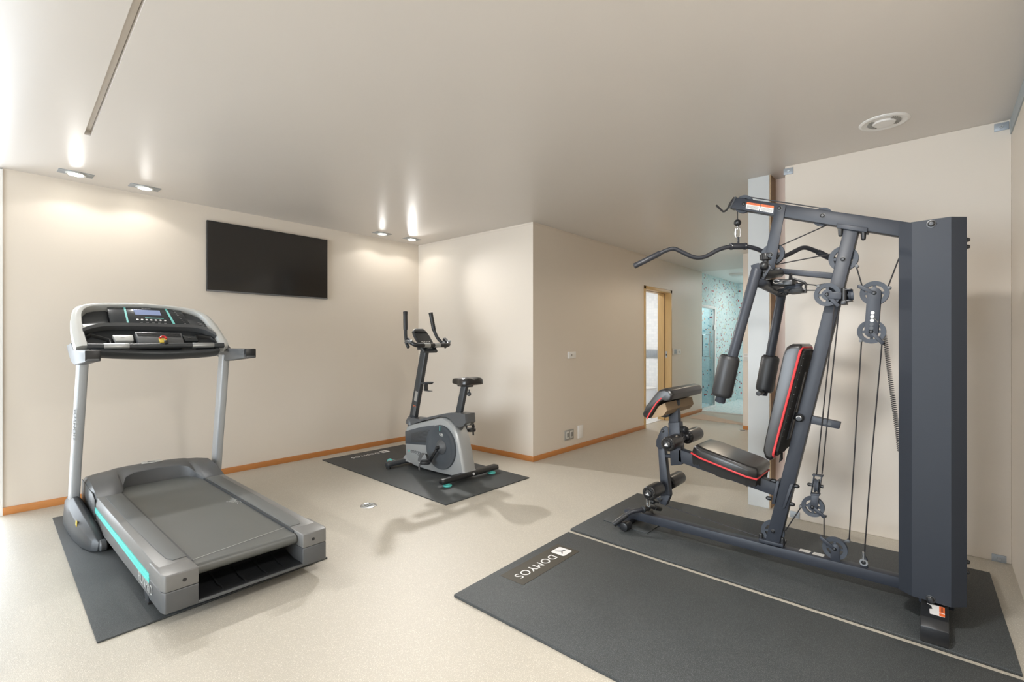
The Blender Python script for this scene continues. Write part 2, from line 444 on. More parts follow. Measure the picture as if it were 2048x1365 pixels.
# skirting
BH = 0.055
q = MB(); q.span((XB, YB - .012, 0), (XE, YB, BH)); struct(q, 'baseboard_back', 'base', bevel=.002)
q = MB(); q.span((XE - .012, YC - .012, 0), (XE, YB - .012, BH)); struct(q, 'baseboard_projecting', 'base', bevel=.002)
q = MB(); q.span((XE, YC - .012, 0), (DX0, YC, BH)); struct(q, 'baseboard_passage', 'base', bevel=.002)
q = MB(); q.span((DX1, YC - .012, 0), (XS, YC, BH)); struct(q, 'baseboard_beyond', 'base', bevel=.002)
q = MB(); q.span((7.388, 1.2, 0), (7.4, 2.077, BH)); struct(q, 'baseboard_end', 'base', bevel=.002)
# shadow-gap strips under the ceiling
q = MB(); q.span((XE - .004, YC - .004, CE - .022), (XE, YB, CE - .016)); q.span((XE - .004, YC - .004, CE - .022), (XS, YC, CE - .016)); struct(q, 'trim_4', 'wall', smooth=False)
# passage door: oak lining and architrave, pocket seam, lock
q = MB()
q.span((DX0, YC - .012, 0), (DX0 + FWD, YC + .21, 2.06)); q.span((DX1 - FWD, YC - .012, 0), (DX1, YC + .21, 2.06)); q.span((DX0, YC - .012, 2.015), (DX1, YC + .21, 2.06))
d1 = struct(q, 'door_1', 'oak', bevel=.002)
q = MB(); q.span((DX1 - FWD - .004, YC + .085, 0), (DX1 - FWD, YC + .098, 2.015)); q.span((DX0 + FWD, YC + .085, 2.011), (DX1 - FWD, YC + .098, 2.015)); q.build('pocket_groove', 'oak_dark', d1)
q = MB(); q.span((DX1 - FWD - .005, YC + .05, 1.0), (DX1 - FWD, YC + .075, 1.1)); lp = q.build('lock_plate', 'brushed', d1)
q = MB(); q.span((DX1 - FWD - .0065, YC + .056, 1.03), (DX1 - FWD - .004, YC + .069, 1.06)); q.build('keyhole', 'black', lp)
# bathroom behind that door
q = MB(); q.span((5.9, YC + .2, 0), (6.0, 5.3, CE)); struct(q, 'wall_bathroom_near', 'white_tile', smooth=False)
q = MB(); q.span((8.5, YC + .2, 0), (8.6, 5.3, CE)); struct(q, 'wall_bathroom_far', 'white_tile', smooth=False)
q = MB(); q.span((6.0, 5.2, 0), (8.5, 5.3, CE)); struct(q, 'wall_bathroom_side', 'white_tile', smooth=False)
q = MB(); q.span((6.0, YC + .2, 0), (DX0, YC + .21, CE)); q.span((DX1, YC + .2, 0), (8.5, YC + .21, CE)); q.span((6.0, YC + .2, 2.06), (8.5, YC + .21, CE))
struct(q, 'wall_bathroom_door', 'white_tile', smooth=False)
q = MB(); q.span((6.0, YC + .13, 0), (8.5, 5.2, .006)); struct(q, 'floor_bathroom', 'white_tile', smooth=False)
fp = tag(MB().span((8.482, 3.84, .955), (8.5, 4.10, 1.105)).build('flush_plate', 'brushed', bevel=.004), 'brushed steel flush plate on the white tiled bathroom wall', 'flush plate')
q = MB(); q.span((8.478, 3.86, .975), (8.484, 3.965, 1.085)); q.build('button', 'zinc', fp, bevel=.002)
q = MB(); q.span((8.478, 3.975, .975), (8.484, 4.08, 1.085)); q.build('button', 'zinc', fp, bevel=.002)
wc = thing('toilet', 'white wall-hung toilet seen low through the oak doorway', 'toilet', (8.2, 3.97, .05))
def ell(cx, cy, z, a, b, n=28): return [V(cx + a * math.cos(2 * math.pi * k / n), cy + b * math.sin(2 * math.pi * k / n), z) for k in range(n)]
q = MB(); q.loft([ell(8.36, 3.97, .06, .13, .10), ell(8.30, 3.97, .14, .19, .13), ell(8.24, 3.97, .28, .25, .17), ell(8.22, 3.97, .385, .275, .185)]); q.build('bowl', 'ceramic', wc, bevel=.006)
q = MB(); q.loft([ell(8.22, 3.97, .385, .28, .19), ell(8.22, 3.97, .405, .28, .19)]); q.build('seat', 'white', wc, bevel=.006)
q = MB(); q.loft([ell(8.22, 3.97, .407, .275, .186), ell(8.22, 3.97, .428, .27, .18)]); q.build('lid', 'white', wc, bevel=.008)
# shower room
q = MB()
q.span((9.58, 3.2, 0), (11.15, 3.3, CE)); q.span((XS + .02, 3.2, 1.92), (9.58, 3.3, CE)); q.span((11.05, 1.4, 0), (11.15, 3.2, CE)); q.span((XS + .15, 1.4, 0), (11.05, 1.5, CE)); q.span((XS + .14, 1.5, 0), (XS + .16, 2.077, CE))
struct(q, 'wall_shower', 'blue_mosaic', smooth=False)
q = MB(); q.span((XS + .02, 3.3, 0), (XS + .06, 4.7, CE)); q.span((9.9, 3.3, 0), (10.0, 4.7, CE)); q.span((XS + .02, 4.6, 0), (10.0, 4.7, CE)); struct(q, 'wall_steam', 'steam_mosaic', smooth=False)
q = MB(); q.span((XS, 1.4, -.12), (11.15, 4.7, .012)); struct(q, 'floor_shower', 'floor_mosaic', smooth=False)
q = MB(); q.span((XS, 1.4, CE), (11.15, 4.7, CE + .1)); struct(q, 'ceiling_shower', 'white', smooth=False)
q = MB(); q.span((XS - .03, 2.077, 0), (XS + .03, 3.165, .018)); struct(q, 'trim_5', 'offwhite', smooth=False)
dr = MB(); dr.span((9.52, 3.17, .012), (9.58, 3.22, 1.92)); dr.span((XS + .02, 3.17, 1.87), (9.52, 3.22, 1.92)); dr.span((XS + .02, 3.17, .012), (9.52, 3.22, .05))
d2 = struct(dr, 'door_2', 'white', bevel=.003)
q = MB(); q.span((XS + .06, 3.178, .055), (9.515, 3.188, 1.865)); q.build('glass_pane', 'glass', d2, smooth=False)
q = MB()
for z in (.35, 1.52): q.span((9.45, 3.165, z - .05), (9.53, 3.2, z + .05))
q.build('hinge', 'white', d2, bevel=.003)
q = MB()
for x in (9.07, ): q.tube([V(x, 3.178, .98), V(x, 3.12, .98), V(x, 3.12, 1.38), V(x, 3.178, 1.38)], .011); q.tube([V(x, 3.19, .98), V(x, 3.25, .98), V(x, 3.25, 1.38), V(x, 3.19, 1.38)], .011)
q.build('door_handle', 'brushed', d2)
sl = thing('ceiling_lamp', 'round white fitting on the ceiling of the turquoise shower room', 'ceiling lamp', (9.45, 2.75, CE))
q = MB(); q.lathe([(.02, 0), (.14, 0), (.14, -.02), (.11, -.035), (.02, -.035)], (9.45, 2.75, CE), (0, 0, 1), 32); q.build('rim', 'offwhite', sl)
q = MB(); q.lathe([(.02, -.034), (.10, -.034), (.09, -.045), (.01, -.05)], (9.45, 2.75, CE), (0, 0, 1), 32); q.build('diffuser', 'shower_glow', sl)
rg = MB(); rg.prism([onZ(1377, 837), onZ(1405, 830), V(7.9, 2.2, 0), onZ(1487, 851)], (0, 0, .012))
tag(rg.build('bath_mat', 'rug', bevel=.004), 'beige bath mat on the passage floor before the shower entry', 'mat')

# recessed lamps by the television wall
LBL = ['bright square downlight furthest along the ceiling from the television, at its left', 'bright square downlight between the television and the outermost lamp, left of the screen',
       'bright square downlight right of the television, nearer to it of that pair', 'bright square downlight in the ceiling corner beside the projecting wall']
for (lx, ly), lb in zip(LAMPS, LBL):
    t = thing('downlight', lb, 'downlight', (lx, ly, CE), 'recessed downlights along the television wall')
    q = MB(); q.span((lx - .10, ly - .055, CE - .004), (lx + .10, ly + .055, CE)); q.build('housing', 'zinc', t, bevel=.001)
    q = MB(); q.lathe([(.046, -.012), (.056, -.014), (.062, -.004), (.046, -.004)], (lx, ly, CE), (0, 0, 1), 32, closed=True); q.build('ring', 'silver_light', t)
    q = MB(); q.lathe([(.001, -.009), (.044, -.009), (.046, -.005), (.001, -.005)], (lx, ly, CE), (0, 0, 1), 28); q.build('bulb', 'lamp', t)
sp_ = V(3.475, .223, CE)
t = thing('ceiling_vent', 'round white ceiling vent above the multi gym', 'vent', sp_)
q = MB(); q.lathe([(.085, -.004), (.105, -.008), (.117, -.003), (.118, 0), (.085, 0)], sp_, (0, 0, 1), 40, closed=True); q.build('rim', 'white', t)
q = MB(); q.lathe([(.001, -.012), (.05, -.012), (.055, -.004), (.086, -.003), (.086, 0), (.001, 0)], sp_, (0, 0, 1), 36); di = q.build('disc', 'white', t)
for k in range(40):
    if 4 <= k % 20 <= 15:
        a = 2 * math.pi * k / 40; c_ = sp_ + V(math.cos(a) * .068, math.sin(a) * .068, -.005)
        if k in (4, 24): q = MB()
        q.box(c_, (.02, .004, .005), Matrix.Rotation(a, 3, 'Z'))
        if k in (15, 35): q.build('grille', 'grey_plate', t)

# ------------------------------------------------------------------ television
TY = 5.028
tv = thing('television', 'black flat-screen television mounted on the cream wall', 'television', (2.11, 5.05, 1.715))
x0, x1, z0, z1 = 1.527, 2.697, 1.716, 2.366
q = MB(); q.span((x0, TY, z0), (x1, TY + .03, z1)); q.build('casing', 'tv_case', tv, bevel=.003)
q = MB(); q.span((x0 + .006, TY - .0015, z0 + .014), (x1 - .006, TY + .002, z1 - .006)); q.build('screen', 'tv_screen', tv, smooth=False)
q = MB(); q.span((x0, TY - .003, z0), (x1, TY + .002, z0 + .012)); q.build('lower_trim', 'tv_trim', tv, bevel=.001)
q = MB(); q.span((1.9, TY + .03, 1.9), (2.3, YB - .001, 2.2)); q.build('wall_bracket', 'black', tv)

# ------------------------------------------------------------------ plates on walls and floor
def plate(name, lo, hi, m, label, cat, bevel=.002, group=None):
    q = MB(); q.span(lo, hi); return tag(q.build(name, m, bevel=bevel), label, cat, group)
def onYc(px, py): return onY(px, py, YC)
a = onYc(1135, 704); b = onYc(1150, 717)
p = plate('switch_plate', (a.x, YC - .014, b.z), (b.x, YC, a.z), 'white', 'small white switch plate midway up the passage wall', 'switch')
m_ = (a + b) / 2; q = MB(); q.span((m_.x - .022, YC - .016, m_.z - .014), (m_.x - .002, YC - .013, m_.z + .012)); q.build('button', 'grey_plate', p)
a = onYc(1129, 862); b = onYc(1146, 877)
p = plate('wall_outlet', (a.x, YC - .012, b.z), (b.x, YC, a.z), 'grey_plate', 'grey double outlet low on the passage wall', 'outlet')
for s in (.28, .74):
    cx = a.x + (b.x - a.x) * s; q = MB(); q.span((cx - .03, YC - .0145, b.z + .014), (cx + .03, YC - .011, a.z - .014)); so = q.build('socket', 'offwhite', p, bevel=.001)
    q = MB(); q.span((cx - .014, YC - .016, b.z + .03), (cx - .006, YC - .013, a.z - .03)); q.span((cx + .004, YC - .016, b.z + .03), (cx + .012, YC - .013, a.z - .03)); q.build('slot', 'black', so)
a = onYc(1155, 852); b = onYc(1165, 875)
plate('cover_plate', (a.x, YC - .012, b.z), (b.x, YC, a.z), 'white', 'tall white blank plate beside the grey outlet', 'cover plate')
a = onYc(1345, 698); b = onYc(1351, 710)
p = plate('rocker_switch', (a.x, YC - .02, b.z), (b.x, YC, a.z), 'offwhite', 'grey rocker switch next to the oak doorway', 'switch')
q = MB(); q.span((a.x + .012, YC - .026, b.z + .02), (b.x - .012, YC - .019, a.z - .015)); q.build('rocker', 'zinc', p, bevel=.002)
a = onYc(1352.5, 699.5); b = onYc(1360, 709)
p = plate('round_outlet', (a.x, YC - .014, b.z), (b.x, YC, a.z), 'white', 'white plate with a round socket next to the grey rocker switch', 'outlet')
m_ = (a + b) / 2; q = MB(); q.cyl(V(m_.x, YC - .016, m_.z), V(m_.x, YC - .012, m_.z), .018); q.build('socket', 'grey_plate', p)
q = MB(); q.span((7.38, 2.0, .985), (7.4, 2.063, 1.085)); p = tag(q.build('double_switch', 'white', bevel=.002), 'white double switch on the wall end beside the shower entry', 'switch')
q = MB(); q.span((7.374, 2.01, 1.045), (7.382, 2.053, 1.078)); q.build('rocker', 'offwhite', p); q = MB(); q.span((7.374, 2.01, .995), (7.382, 2.053, 1.035)); q.build('rocker', 'offwhite', p)
c_ = onZ(737, 1012)
t = thing('floor_box', 'round steel floor box between treadmill and exercise bike', 'floor box', c_)
q = MB(); q.lathe([(.046, 0), (.062, 0), (.06, .004), (.052, .006), (.046, .004)], c_, (0, 0, 1), 36, closed=True); q.build('rim', 'chrome', t)
q = MB(); q.lathe([(.001, 0), (.046, 0), (.045, .004), (.001, .0045)], c_, (0, 0, 1), 36); q.build('cover', 'brushed', t)
q = MB()
for lo, hi in (((-.025, -.024), (-.02, .022)), ((.018, -.02), (.023, .026)), ((-.02, -.024), (.006, -.019)), ((-.002, .021), (.02, .026)), ((-.004, -.012), (.0, .024))): q.span(c_ + V(*lo, .004), c_ + V(*hi, .0056))
q.build('catch', 'mark', t)
c_ = onZ(1485, 862); t = thing('floor_socket', 'small open floor socket by the end wall of the passage', 'floor socket', c_)
q = MB(); q.lathe([(.04, 0), (.055, 0), (.05, .006), (.04, .006)], c_, (0, 0, 1), 24, closed=True); q.build('rim', 'offwhite', t)
q = MB(); q.lathe([(.001, 0), (.04, 0), (.04, .003), (.001, .003)], c_, (0, 0, 1), 24); q.build('cover', 'black', t)
for (px, py, lb) in ((1577, 343, 'grey screw plate at the upper end of the gym wall beside the pillar'), (2003, 254, 'grey screw plate high on the gym wall near the corner above the charcoal tower'),
                     (1998, 1118, 'grey screw plate low on the gym wall near the bare corner by the mat'), (1590, 1030, 'grey screw plate low on the gym wall behind the slanted post')):
    c_ = onX(px, py, XG)
    q = MB(); q.span((XG - .006, c_.y - .03, c_.z - .022), (XG, c_.y + .03, c_.z + .022)); p = tag(q.build('screw_plate', 'zinc', bevel=.001), lb, 'screw plate', 'screw plates holding the gym wall panel')
    q = MB(); q.lathe([(.009, 0), (.008, .003), (.003, .003), (.001, .0015)], V(XG - .006, c_.y, c_.z), (-1, 0, 0), 16); q.build('screw', 'brushed', p)

# ------------------------------------------------------------------ rubber mats
def mat_logo(o, c, xd, yd, size, recess=True, s='DOMYOS', z=.012):
    """light word and tile on a mat; xd is the reading direction"""
    xd = Vector(xd); yd = Vector(yd); c = Vector(c)
    if recess:
        q = MB(); L_, h_ = size * 7.0, size * 2.1
        k = c - xd * size * .15
        q.prism([k - xd * L_ / 2 - yd * h_ / 2, k + xd * L_ / 2 - yd * h_ / 2, k + xd * L_ / 2 + yd * h_ / 2, k - xd * L_ / 2 + yd * h_ / 2], (0, 0, .0008)); rc = q.build('logo_panel', 'recess', o)
    else: rc = o
    zz = V(0, 0, .0012)
    text('lettering', s, size, c - xd * size * 1.75 + zz, xd, yd, 'print', rc, .0003, spacing=1.12)
    q = MB(); k = c - xd * size * 2.7 + zz; h = size * .62; r_ = size * .16
    pts = []
    for sx, sy, a in ((1, 1, 0), (-1, 1, 90), (-1, -1, 180), (1, -1, 270)):
        for j in range(5):
            an = R(a + 22.5 * j); pts.append(k + xd * (sx * (h - r_) + math.cos(an) * r_) + yd * (sy * (h - r_) + math.sin(an) * r_))
    q.prism(pts, (0, 0, .0006)); tl = q.build('logo_tile', 'print', rc)
    q = MB(); k2 = k + V(0, 0, .0006)
    for pl in ([(-.42, .12), (-.05, .02), (.1, -.1), (.3, -.42)], [(-.05, .02), (.12, .12), (.36, .3)]):
        pp = spline([k2 + xd * a * size + yd * b * size for a, b in pl], 5)
        q.tube(pp, [.0015 + .03 * size * math.sin(math.pi * (i + .5) / len(pp)) for i in range(len(pp))], 6)
    q.build('mark', 'mark', tl)


def gym_mat(name, corners, label, th=.010):
    q = MB(); q.prism([Vector(c) for c in corners], (0, 0, th)); return tag(q.build(name, 'rubber', bevel=.0015), label, 'mat')
mt = gym_mat('rubber_mat', [(.392, 2.615, 0), (1.417, 2.643, 0), (1.44, 4.70, 0), (.462, 4.70, 0)], 'dark grey rubber mat lying under the treadmill', .008)
mb = gym_mat('rubber_mat', [(2.469, 2.817, 0), (3.468, 2.808, 0), (3.58, 4.852, 0), (2.554, 4.872, 0)], 'dark grey rubber mat lying under the exercise bike', .008)
mat_logo(mb, (3.0, 4.70, .008), (-1, 0, 0), (0, -1, 0), .075, recess=False)
ma = MB(); ma.prism([V(1.61, 1.779, 0), V(1.585, -.25, 0), V(2.566, -.25, 0), V(2.630, 1.805, 0)], (0, 0, .014))
ma = tag(ma.build('rubber_mat', 'rubber', bevel=.002), 'empty dark rubber mat beside the multi gym, a white word along one end', 'mat')
mat_logo(ma, (2.15, 1.66, .0142), (-1, -.01, 0), (.01, -1, 0), .075)
mg = gym_mat('rubber_mat', [(2.682, 1.823, 0), (2.615, -.243, 0), (3.647, -.217, 0), (3.673, 1.84, 0)], 'dark rubber mat carrying the multi gym', .014)
pd = MB(); pd.prism([V(2.93, 1.40, .0145), V(3.24, 1.40, .0145), V(3.22, 1.775, .0145), V(2.95, 1.73, .0145)], (0, 0, .006))
pd = tag(pd.build('rubber_pad', 'rubber', bevel=.001), 'small rubber pad under the front foot of the multi gym', 'pad')
q = MB(); q.prism([V(2.985, 1.60, .0208), V(3.15, 1.60, .0208), V(3.15, 1.695, .0208), V(2.985, 1.665, .0208)], (0, 0, .0008)); lp = q.build('logo_panel', 'recess', pd)
text('lettering', 'OS', .07, (3.10, 1.64, .0218), (-1, 0, 0), (0, -1, 0), 'print', lp, .0003)

# ------------------------------------------------------------------ treadmill
TX0, TX1, XCN = .592, 1.34, .966
TM = .009                                   # top of its mat
tr = thing('treadmill', 'grey treadmill with turquoise side stripe in front of the television wall', 'treadmill', (XCN, 3.4, TM))
def mx_(x): return 2 * XCN - x              # mirror across the middle


def both(fn):
    fn(lambda x: x); fn(mx_)


def deck_z(y): return .234 + (y - 2.5) * .016      # slight rise to the front
def rail(f):
    pts = lambda x, zt: None
    q = MB()
    prof = [(.592, .075), (.592, .20), (.602, .236), (.722, .236), (.722, .10), (.70, .075)]
    rings = []
    for y in (2.62, 3.2, 3.6, 4.02):
        dz = deck_z(y) - .234
        rings.append([V(f(x), y, z + (dz if z > .15 else dz * .5)) for x, z in prof])
    q.loft(rings); sd = q.build('side_rail', 'grey_plastic', tr, bevel=.004)
    q = MB()
    rings = []
    for y, xa in ((2.66, .668), (2.70, .652), (2.80, .646), (3.3, .638), (4.0, .636)):
        z = deck_z(y) + .0015
        rings.append([V(f(xa), y, z), V(f(.722), y, z), V(f(.722), y, z + .004), V(f(xa), y, z + .004)])
    q.loft(rings); q.build('footrest', 'grip_strip', sd, bevel=.0015)
    q = MB()
    q.prism([V(f(.7235), 2.6, deck_z(2.6) - .012), V(f(.733), 2.6, deck_z(2.6) - .012), V(f(.733), 4.05, deck_z(4.05) - .012), V(f(.7235), 4.05, deck_z(4.05) - .012)], (0, 0, .012)); q.build('belt_guide', 'grey_dark', sd)
    # stripe of ribbed plastic along the outside
    q = MB()
    for k in range(4):
        o = k / 4
        za0, zb0, za1, zb1 = .205, .172, .186, .140
        p0 = za0 + (zb0 - za0) * o; p1 = za1 + (zb1 - za1) * o; h0 = (za0 - zb0) / 4 * .92; h1 = (za1 - zb1) / 4 * .92
        q.loft([[V(f(.5885 + .001 * (k % 2)), 4.0, p0), V(f(.60), 4.0, p0), V(f(.60), 4.0, p0 - h0), V(f(.5885), 4.0, p0 - h0)],
                [V(f(.5885 + .001 * (k % 2)), 2.715, p1), V(f(.60), 2.715, p1), V(f(.60), 2.715, p1 - h1), V(f(.5885), 2.715, p1 - h1)]])
    q.build('side_stripe', 'teal', sd)
    # rear end cap in two shells
    q = MB()
    pl = [(.5895, 2.53), (.600, 2.50), (.728, 2.50), (.728, 2.60), (.722, 2.70), (.665, 2.68), (.645, 2.72), (.5895, 2.72)]
    q.prism([V(f(x), y, .165) for x, y in pl], (0, 0, .073)); ec = q.build('end_cap', 'grey_plastic', tr, bevel=.006, seg=3)
    q = MB(); q.prism([V(f(x), y, .072) for x, y in [(.5895, 2.53), (.600, 2.50), (.728, 2.50), (.728, 2.68), (.5895, 2.72)]], (0, 0, .0925)); q.build('lower_shell', 'grey_mid', ec, bevel=.006, seg=3)
    q = MB(); q.cyl(V(f(.672), 2.4992, .200), V(f(.672), 2.51, .200), .0085); q.build('adjuster_hole', 'black', ec)
    # rear foot
    q = MB(); q.loft([[V(f(.60), 2.92, .15), V(f(.66), 2.92, .15), V(f(.66), 2.78, .15), V(f(.60), 2.78, .15)], [V(f(.606), 2.86, TM + .004), V(f(.655), 2.86, TM + .004), V(f(.655), 2.80, TM + .004), V(f(.606), 2.80, TM + .004)]])
    rf = q.build('rear_leg', 'grey_dark', tr, bevel=.004)
    q = MB(); q.span((min(f(.604), f(.657)), 2.798, TM), (max(f(.604), f(.657)), 2.862, TM + .012)); q.build('rubber_foot', 'rubber_dark', rf, bevel=.002)
    # upright
    q = MB()
    def sec(x, y, z, a=.027, b=.052): return [V(f(x) + a * math.copysign(abs(math.cos(t)) ** .38, math.cos(t)), y + b * math.copysign(abs(math.sin(t)) ** .38, math.sin(t)), z) for t in [2 * math.pi * k / 24 for k in range(24)]]
    q.loft([sec(.535, 4.41, .09), sec(.540, 4.33, .45), sec(.546, 4.24, .80), sec(.552, 4.155, 1.15)]); up = q.build('upright', 'silver', tr)
    # floor foot with transport wheel
    q = MB(); rings = []
    for y, zt, xa, xb in ((3.72, .065, .556, .598), (3.75, .095, .53, .60), (3.86, .135, .505, .598), (4.05, .175, .490, .590), (4.25, .205, .487, .585), (4.36, .222, .488, .583), (4.46, .215, .490, .580), (4.53, .12, .496, .575)):
        rings.append([V(f(xa), y, TM + .006), V(f(xb), y, TM + .006), V(f(xb - .004), y, zt * .8), V(f((xa + xb) / 2 + .012), y, zt), V(f((xa + xb) / 2 - .012), y, zt), V(f(xa + .008), y, zt * .78)])
    q.loft(rings); ft = q.build('front_foot', 'grey_dark', tr, bevel=.004, seg=2, ang=40)
    q = MB(); q.lathe([(.001, -.018), (.028, -.018), (.034, -.012), (.034, .012), (.028, .018), (.001, .018)], V(f(.585), 3.725, TM + .035), (1, 0, 0), 28); q.build('transport_wheel', 'grey_mid', ft)
    q = MB(); yb = 4.02; q.prism([V(f(.4985), yb, .118), V(f(.4985), yb - .035, .113), V(f(.5005), yb - .035, .140), V(f(.5005), yb, .145)], (f(.003) - f(0), 0, 0)); q.build('sticker', 'yellow', ft)
    # side handle
    q = MB()
    prof = PX([(430, 690), (446, 686), (454, 697), (486, 697.5), (497, 698), (502, 703), (503, 716), (460, 722), (448.7, 718), (441, 709)], 1.40)
    rings = [[V(f(1.362) if False else f(mx_(x)), p.y, p.z) for p in prof] for x in (1.365, 1.43)]
    q.loft(rings); hd = q.build('side_handle', 'grey_mid', tr, bevel=.006, seg=3)
    q = MB(); ye, ze0, ze1 = prof[5].y, prof[6].z, prof[4].z
    q.loft([[V(f(mx_(x)), ye + dy, z) for x, z in ((1.362, ze0 - .001), (1.433, ze0 - .001), (1.433, ze1 + .001), (1.362, ze1 + .001))] for dy in (.028, -.006)]); q.build('end_cap', 'black', hd, bevel=.006)
both(rail)

# belt, rollers, tray and the open rear
q = MB(); zb = .228
prof = [(4.20, zb + .022), (3.5, zb + .012), (2.62, zb - .002)] + [(2.58 + -.026 * math.sin(t), zb - .028 + .026 * math.cos(t)) for t in [math.pi * k / 8 for k in range(9)]] + [(2.62, zb - .054), (4.2, zb - .04)]
q.prism([V(.734, y, z) for y, z in prof], (.464, 0, 0)); be = q.build('belt', 'belt', tr, ang=40)
q = MB(); q.prism([V(.7345, 2.625, zb - .0005), V(1.1975, 2.70, zb + .0012), V(1.1975, 2.703, zb + .0012), V(.7345, 2.628, zb - .0005)], (0, 0, .0004)); q.build('belt_seam', 'silver_light', be)
c_ = onZ(477, 1001, .236); c_ = onZ(477, 1001, zb - .002 + (c_.y - 2.62) * .014 / .88 + .0006); q = MB()
for k in range(22):
    a = 2 * math.pi * k / 22 + random.uniform(-.1, .1); r0, r1 = random.uniform(.012, .03), random.uniform(.045, .085); d = V(math.cos(a), math.sin(a), 0)
    q.bar(c_ + d * r0 + V(0, 0, .0006), c_ + d * r1 + V(0, 0, .0006), .0022, .0006)
q.build('starburst_print', 'silver_light', be)
q = MB(); q.span((.60, 2.74, .085), (1.335, 4.3, .115)); q.build('deck_frame', 'grey_dark', tr, bevel=.004)
q = MB()   # rear bumper below the opening, then a curved black tray behind it
prof = [(2.505, .074), (2.505, .086), (2.535, .090), (2.60, .086), (2.70, .105), (2.76, .165), (2.775, .165), (2.775, .074)]
q.prism([V(.726, y, z) for y, z in prof], (.480, 0, 0)); ty = q.build('rear_tray', 'black', tr, bevel=.003)
for x in (.83, .93, 1.03, 1.12):
    q = MB(); q.prism([V(x, y, z + .002) for y, z in [(2.52, .087), (2.535, .094), (2.60, .091), (2.70, .111), (2.757, .168), (2.757, .160), (2.70, .10), (2.6, .082), (2.53, .082)]], (.007, 0, 0)); q.build('rib', 'black', ty)
q = MB(); q.span((.726, 2.500, .072), (1.206, 2.52, .086)); q.build('rear_bumper', 'grey_mid', tr, bevel=.003)
# motor hood: raised centre, arms running back along both rails
q = MB(); rings = []
for x, yf, zt, zf in ((.590, 4.02, .305, .245), (.600, 4.005, .325, .262), (.66, 4.0, .338, .266), (.722, 4.0, .345, .266), (.738, 4.03, .348, .27), (.752, 4.12, .352, .285), (.78, 4.19, .355, .325), (.83, 4.22, .358, .34), (.966, 4.235, .362, .345)):
    low = .235 if yf < 4.1 else .25
    rings.append([V(x, yf, low), V(x, yf + .004, zf - .006), V(x, yf + .012, zf), V(x, min(yf + .17, 4.33), (zf * .25 + zt * .75)), V(x, 4.36, zt), V(x, 4.43, zt - .01), V(x, 4.47, zt - .06), V(x, 4.475, .10), V(x, 4.2, .10)])
rings += [[V(mx_(p.x), p.y, p.z) for p in r] for r in rings[-2::-1]]
q.loft(rings); hood = q.build('motor_hood', 'grey_mid', tr, ang=38)
q = MB(); q.prism([V(.592, 4.0, .11), V(.592, 4.46, .11), V(.592, 4.455, .30), V(.592, 4.08, .275), V(.592, 4.0, .245)], (-.006, 0, 0)); q.build('hood_side', 'grey_mid', hood, bevel=.003)
q = MB(); q.prism([V(.90, 4.345, .3605), V(1.03, 4.345, .3605), V(1.022, 4.40, .3635), V(.908, 4.40, .3635)], (0, 0, .002)); bd = q.build('badge', 'silver_light', hood, bevel=.001)
q = MB(); q.tube(spline([V(.94, 4.37, .3648), V(.965, 4.375, .3650), V(.985, 4.36, .3648)], 4), .0025, 6); q.build('badge_mark', 'mark', bd)
q = MB(); q.span((.50, 4.33, .03), (1.43, 4.40, .085)); q.span((.585, 4.18, .10), (.60, 4.3, .16)); q.build('base_crossbar', 'black', tr, bevel=.004)
q = MB(); q.span((.566, 3.98, .10), (.598, 4.03, .128)); q.build('lift_bracket', 'brushed', tr, bevel=.003)
text('side_lettering', 'RUNPRO', .062, onX(290, 1168, .5875), (0, -1, 0), (0, 0, 1), 'silver_light', tr, .0004, align='CENTER')
text('post_lettering', 'DOMYOS', .05, onX(148, 850, .5165), (0, -.25, 1), (0, 1, .25), 'mark', tr, .0004, align='CENTER')

# console on a tilted plane
c0 = V(XCN, 4.0, 1.175); c1 = V(XCN, 4.36, 1.512); cv = (c1 - c0).normalized(); cn = V(0, -cv.z, cv.y); cu_ = V(1, 0, 0)
def PC(lst, up=0.0): return [onP(a, b, c0, cn) + cn * up for a, b in lst]
OUT_L = [(152, 697), (148, 686), (145, 672), (142, 655), (141.5, 635), (144, 623), (152, 615), (166, 611), (185, 609), (210, 608), (250, 608.5), (290, 610)]
OUT_R = [(330, 613), (362, 616.5), (392, 622), (416, 633), (433, 651), (447, 673), (458, 690), (450, 695)]
IN_R = [(440, 692), (432, 674), (421, 658), (408, 640), (397, 630.5), (380, 624.5), (361, 621)]
IN_L = [(331, 617), (290, 614), (250, 613.5), (214, 614), (187, 615), (173, 618), (165.5, 624.5), (163.7, 634), (164.6, 648), (168, 664), (173, 682), (178, 694)]
q = MB(); A_ = OUT_L + OUT_R; B_ = IN_R + IN_L
oc = PC(A_); ic = PC(B_[::-1])
def resample(pts, n):
    L = [0]
    for a, b in zip(pts, pts[1:]): L.append(L[-1] + (b - a).length)
    out = []
    for k in range(n):
        s = L[-1] * k / (n - 1); i = max(j for j in range(len(L)) if L[j] <= s + 1e-9); i = min(i, len(pts) - 2)
        out.append(pts[i].lerp(pts[i + 1], (s - L[i]) / max(L[i + 1] - L[i], 1e-9)))
    return out
o_, i_ = resample(oc, 44), resample(ic, 44)
rings = []
for a, b in zip(o_, i_):
    m_ = (a + b) / 2
    rings.append([a - cn * .05, a + cn * .006, a * .8 + b * .2 + cn * .014, m_ + cn * .017, b * .9 + a * .1 + cn * .012, b - cn * .0, b - cn * .05])
q.loft(rings); cf = q.build('console_frame', 'silver_light', tr, ang=50)
q = MB(); q.prism([p - cn * .045 for p in i_], cn * -.03); q.build('console_tray', 'grey_dark', tr)
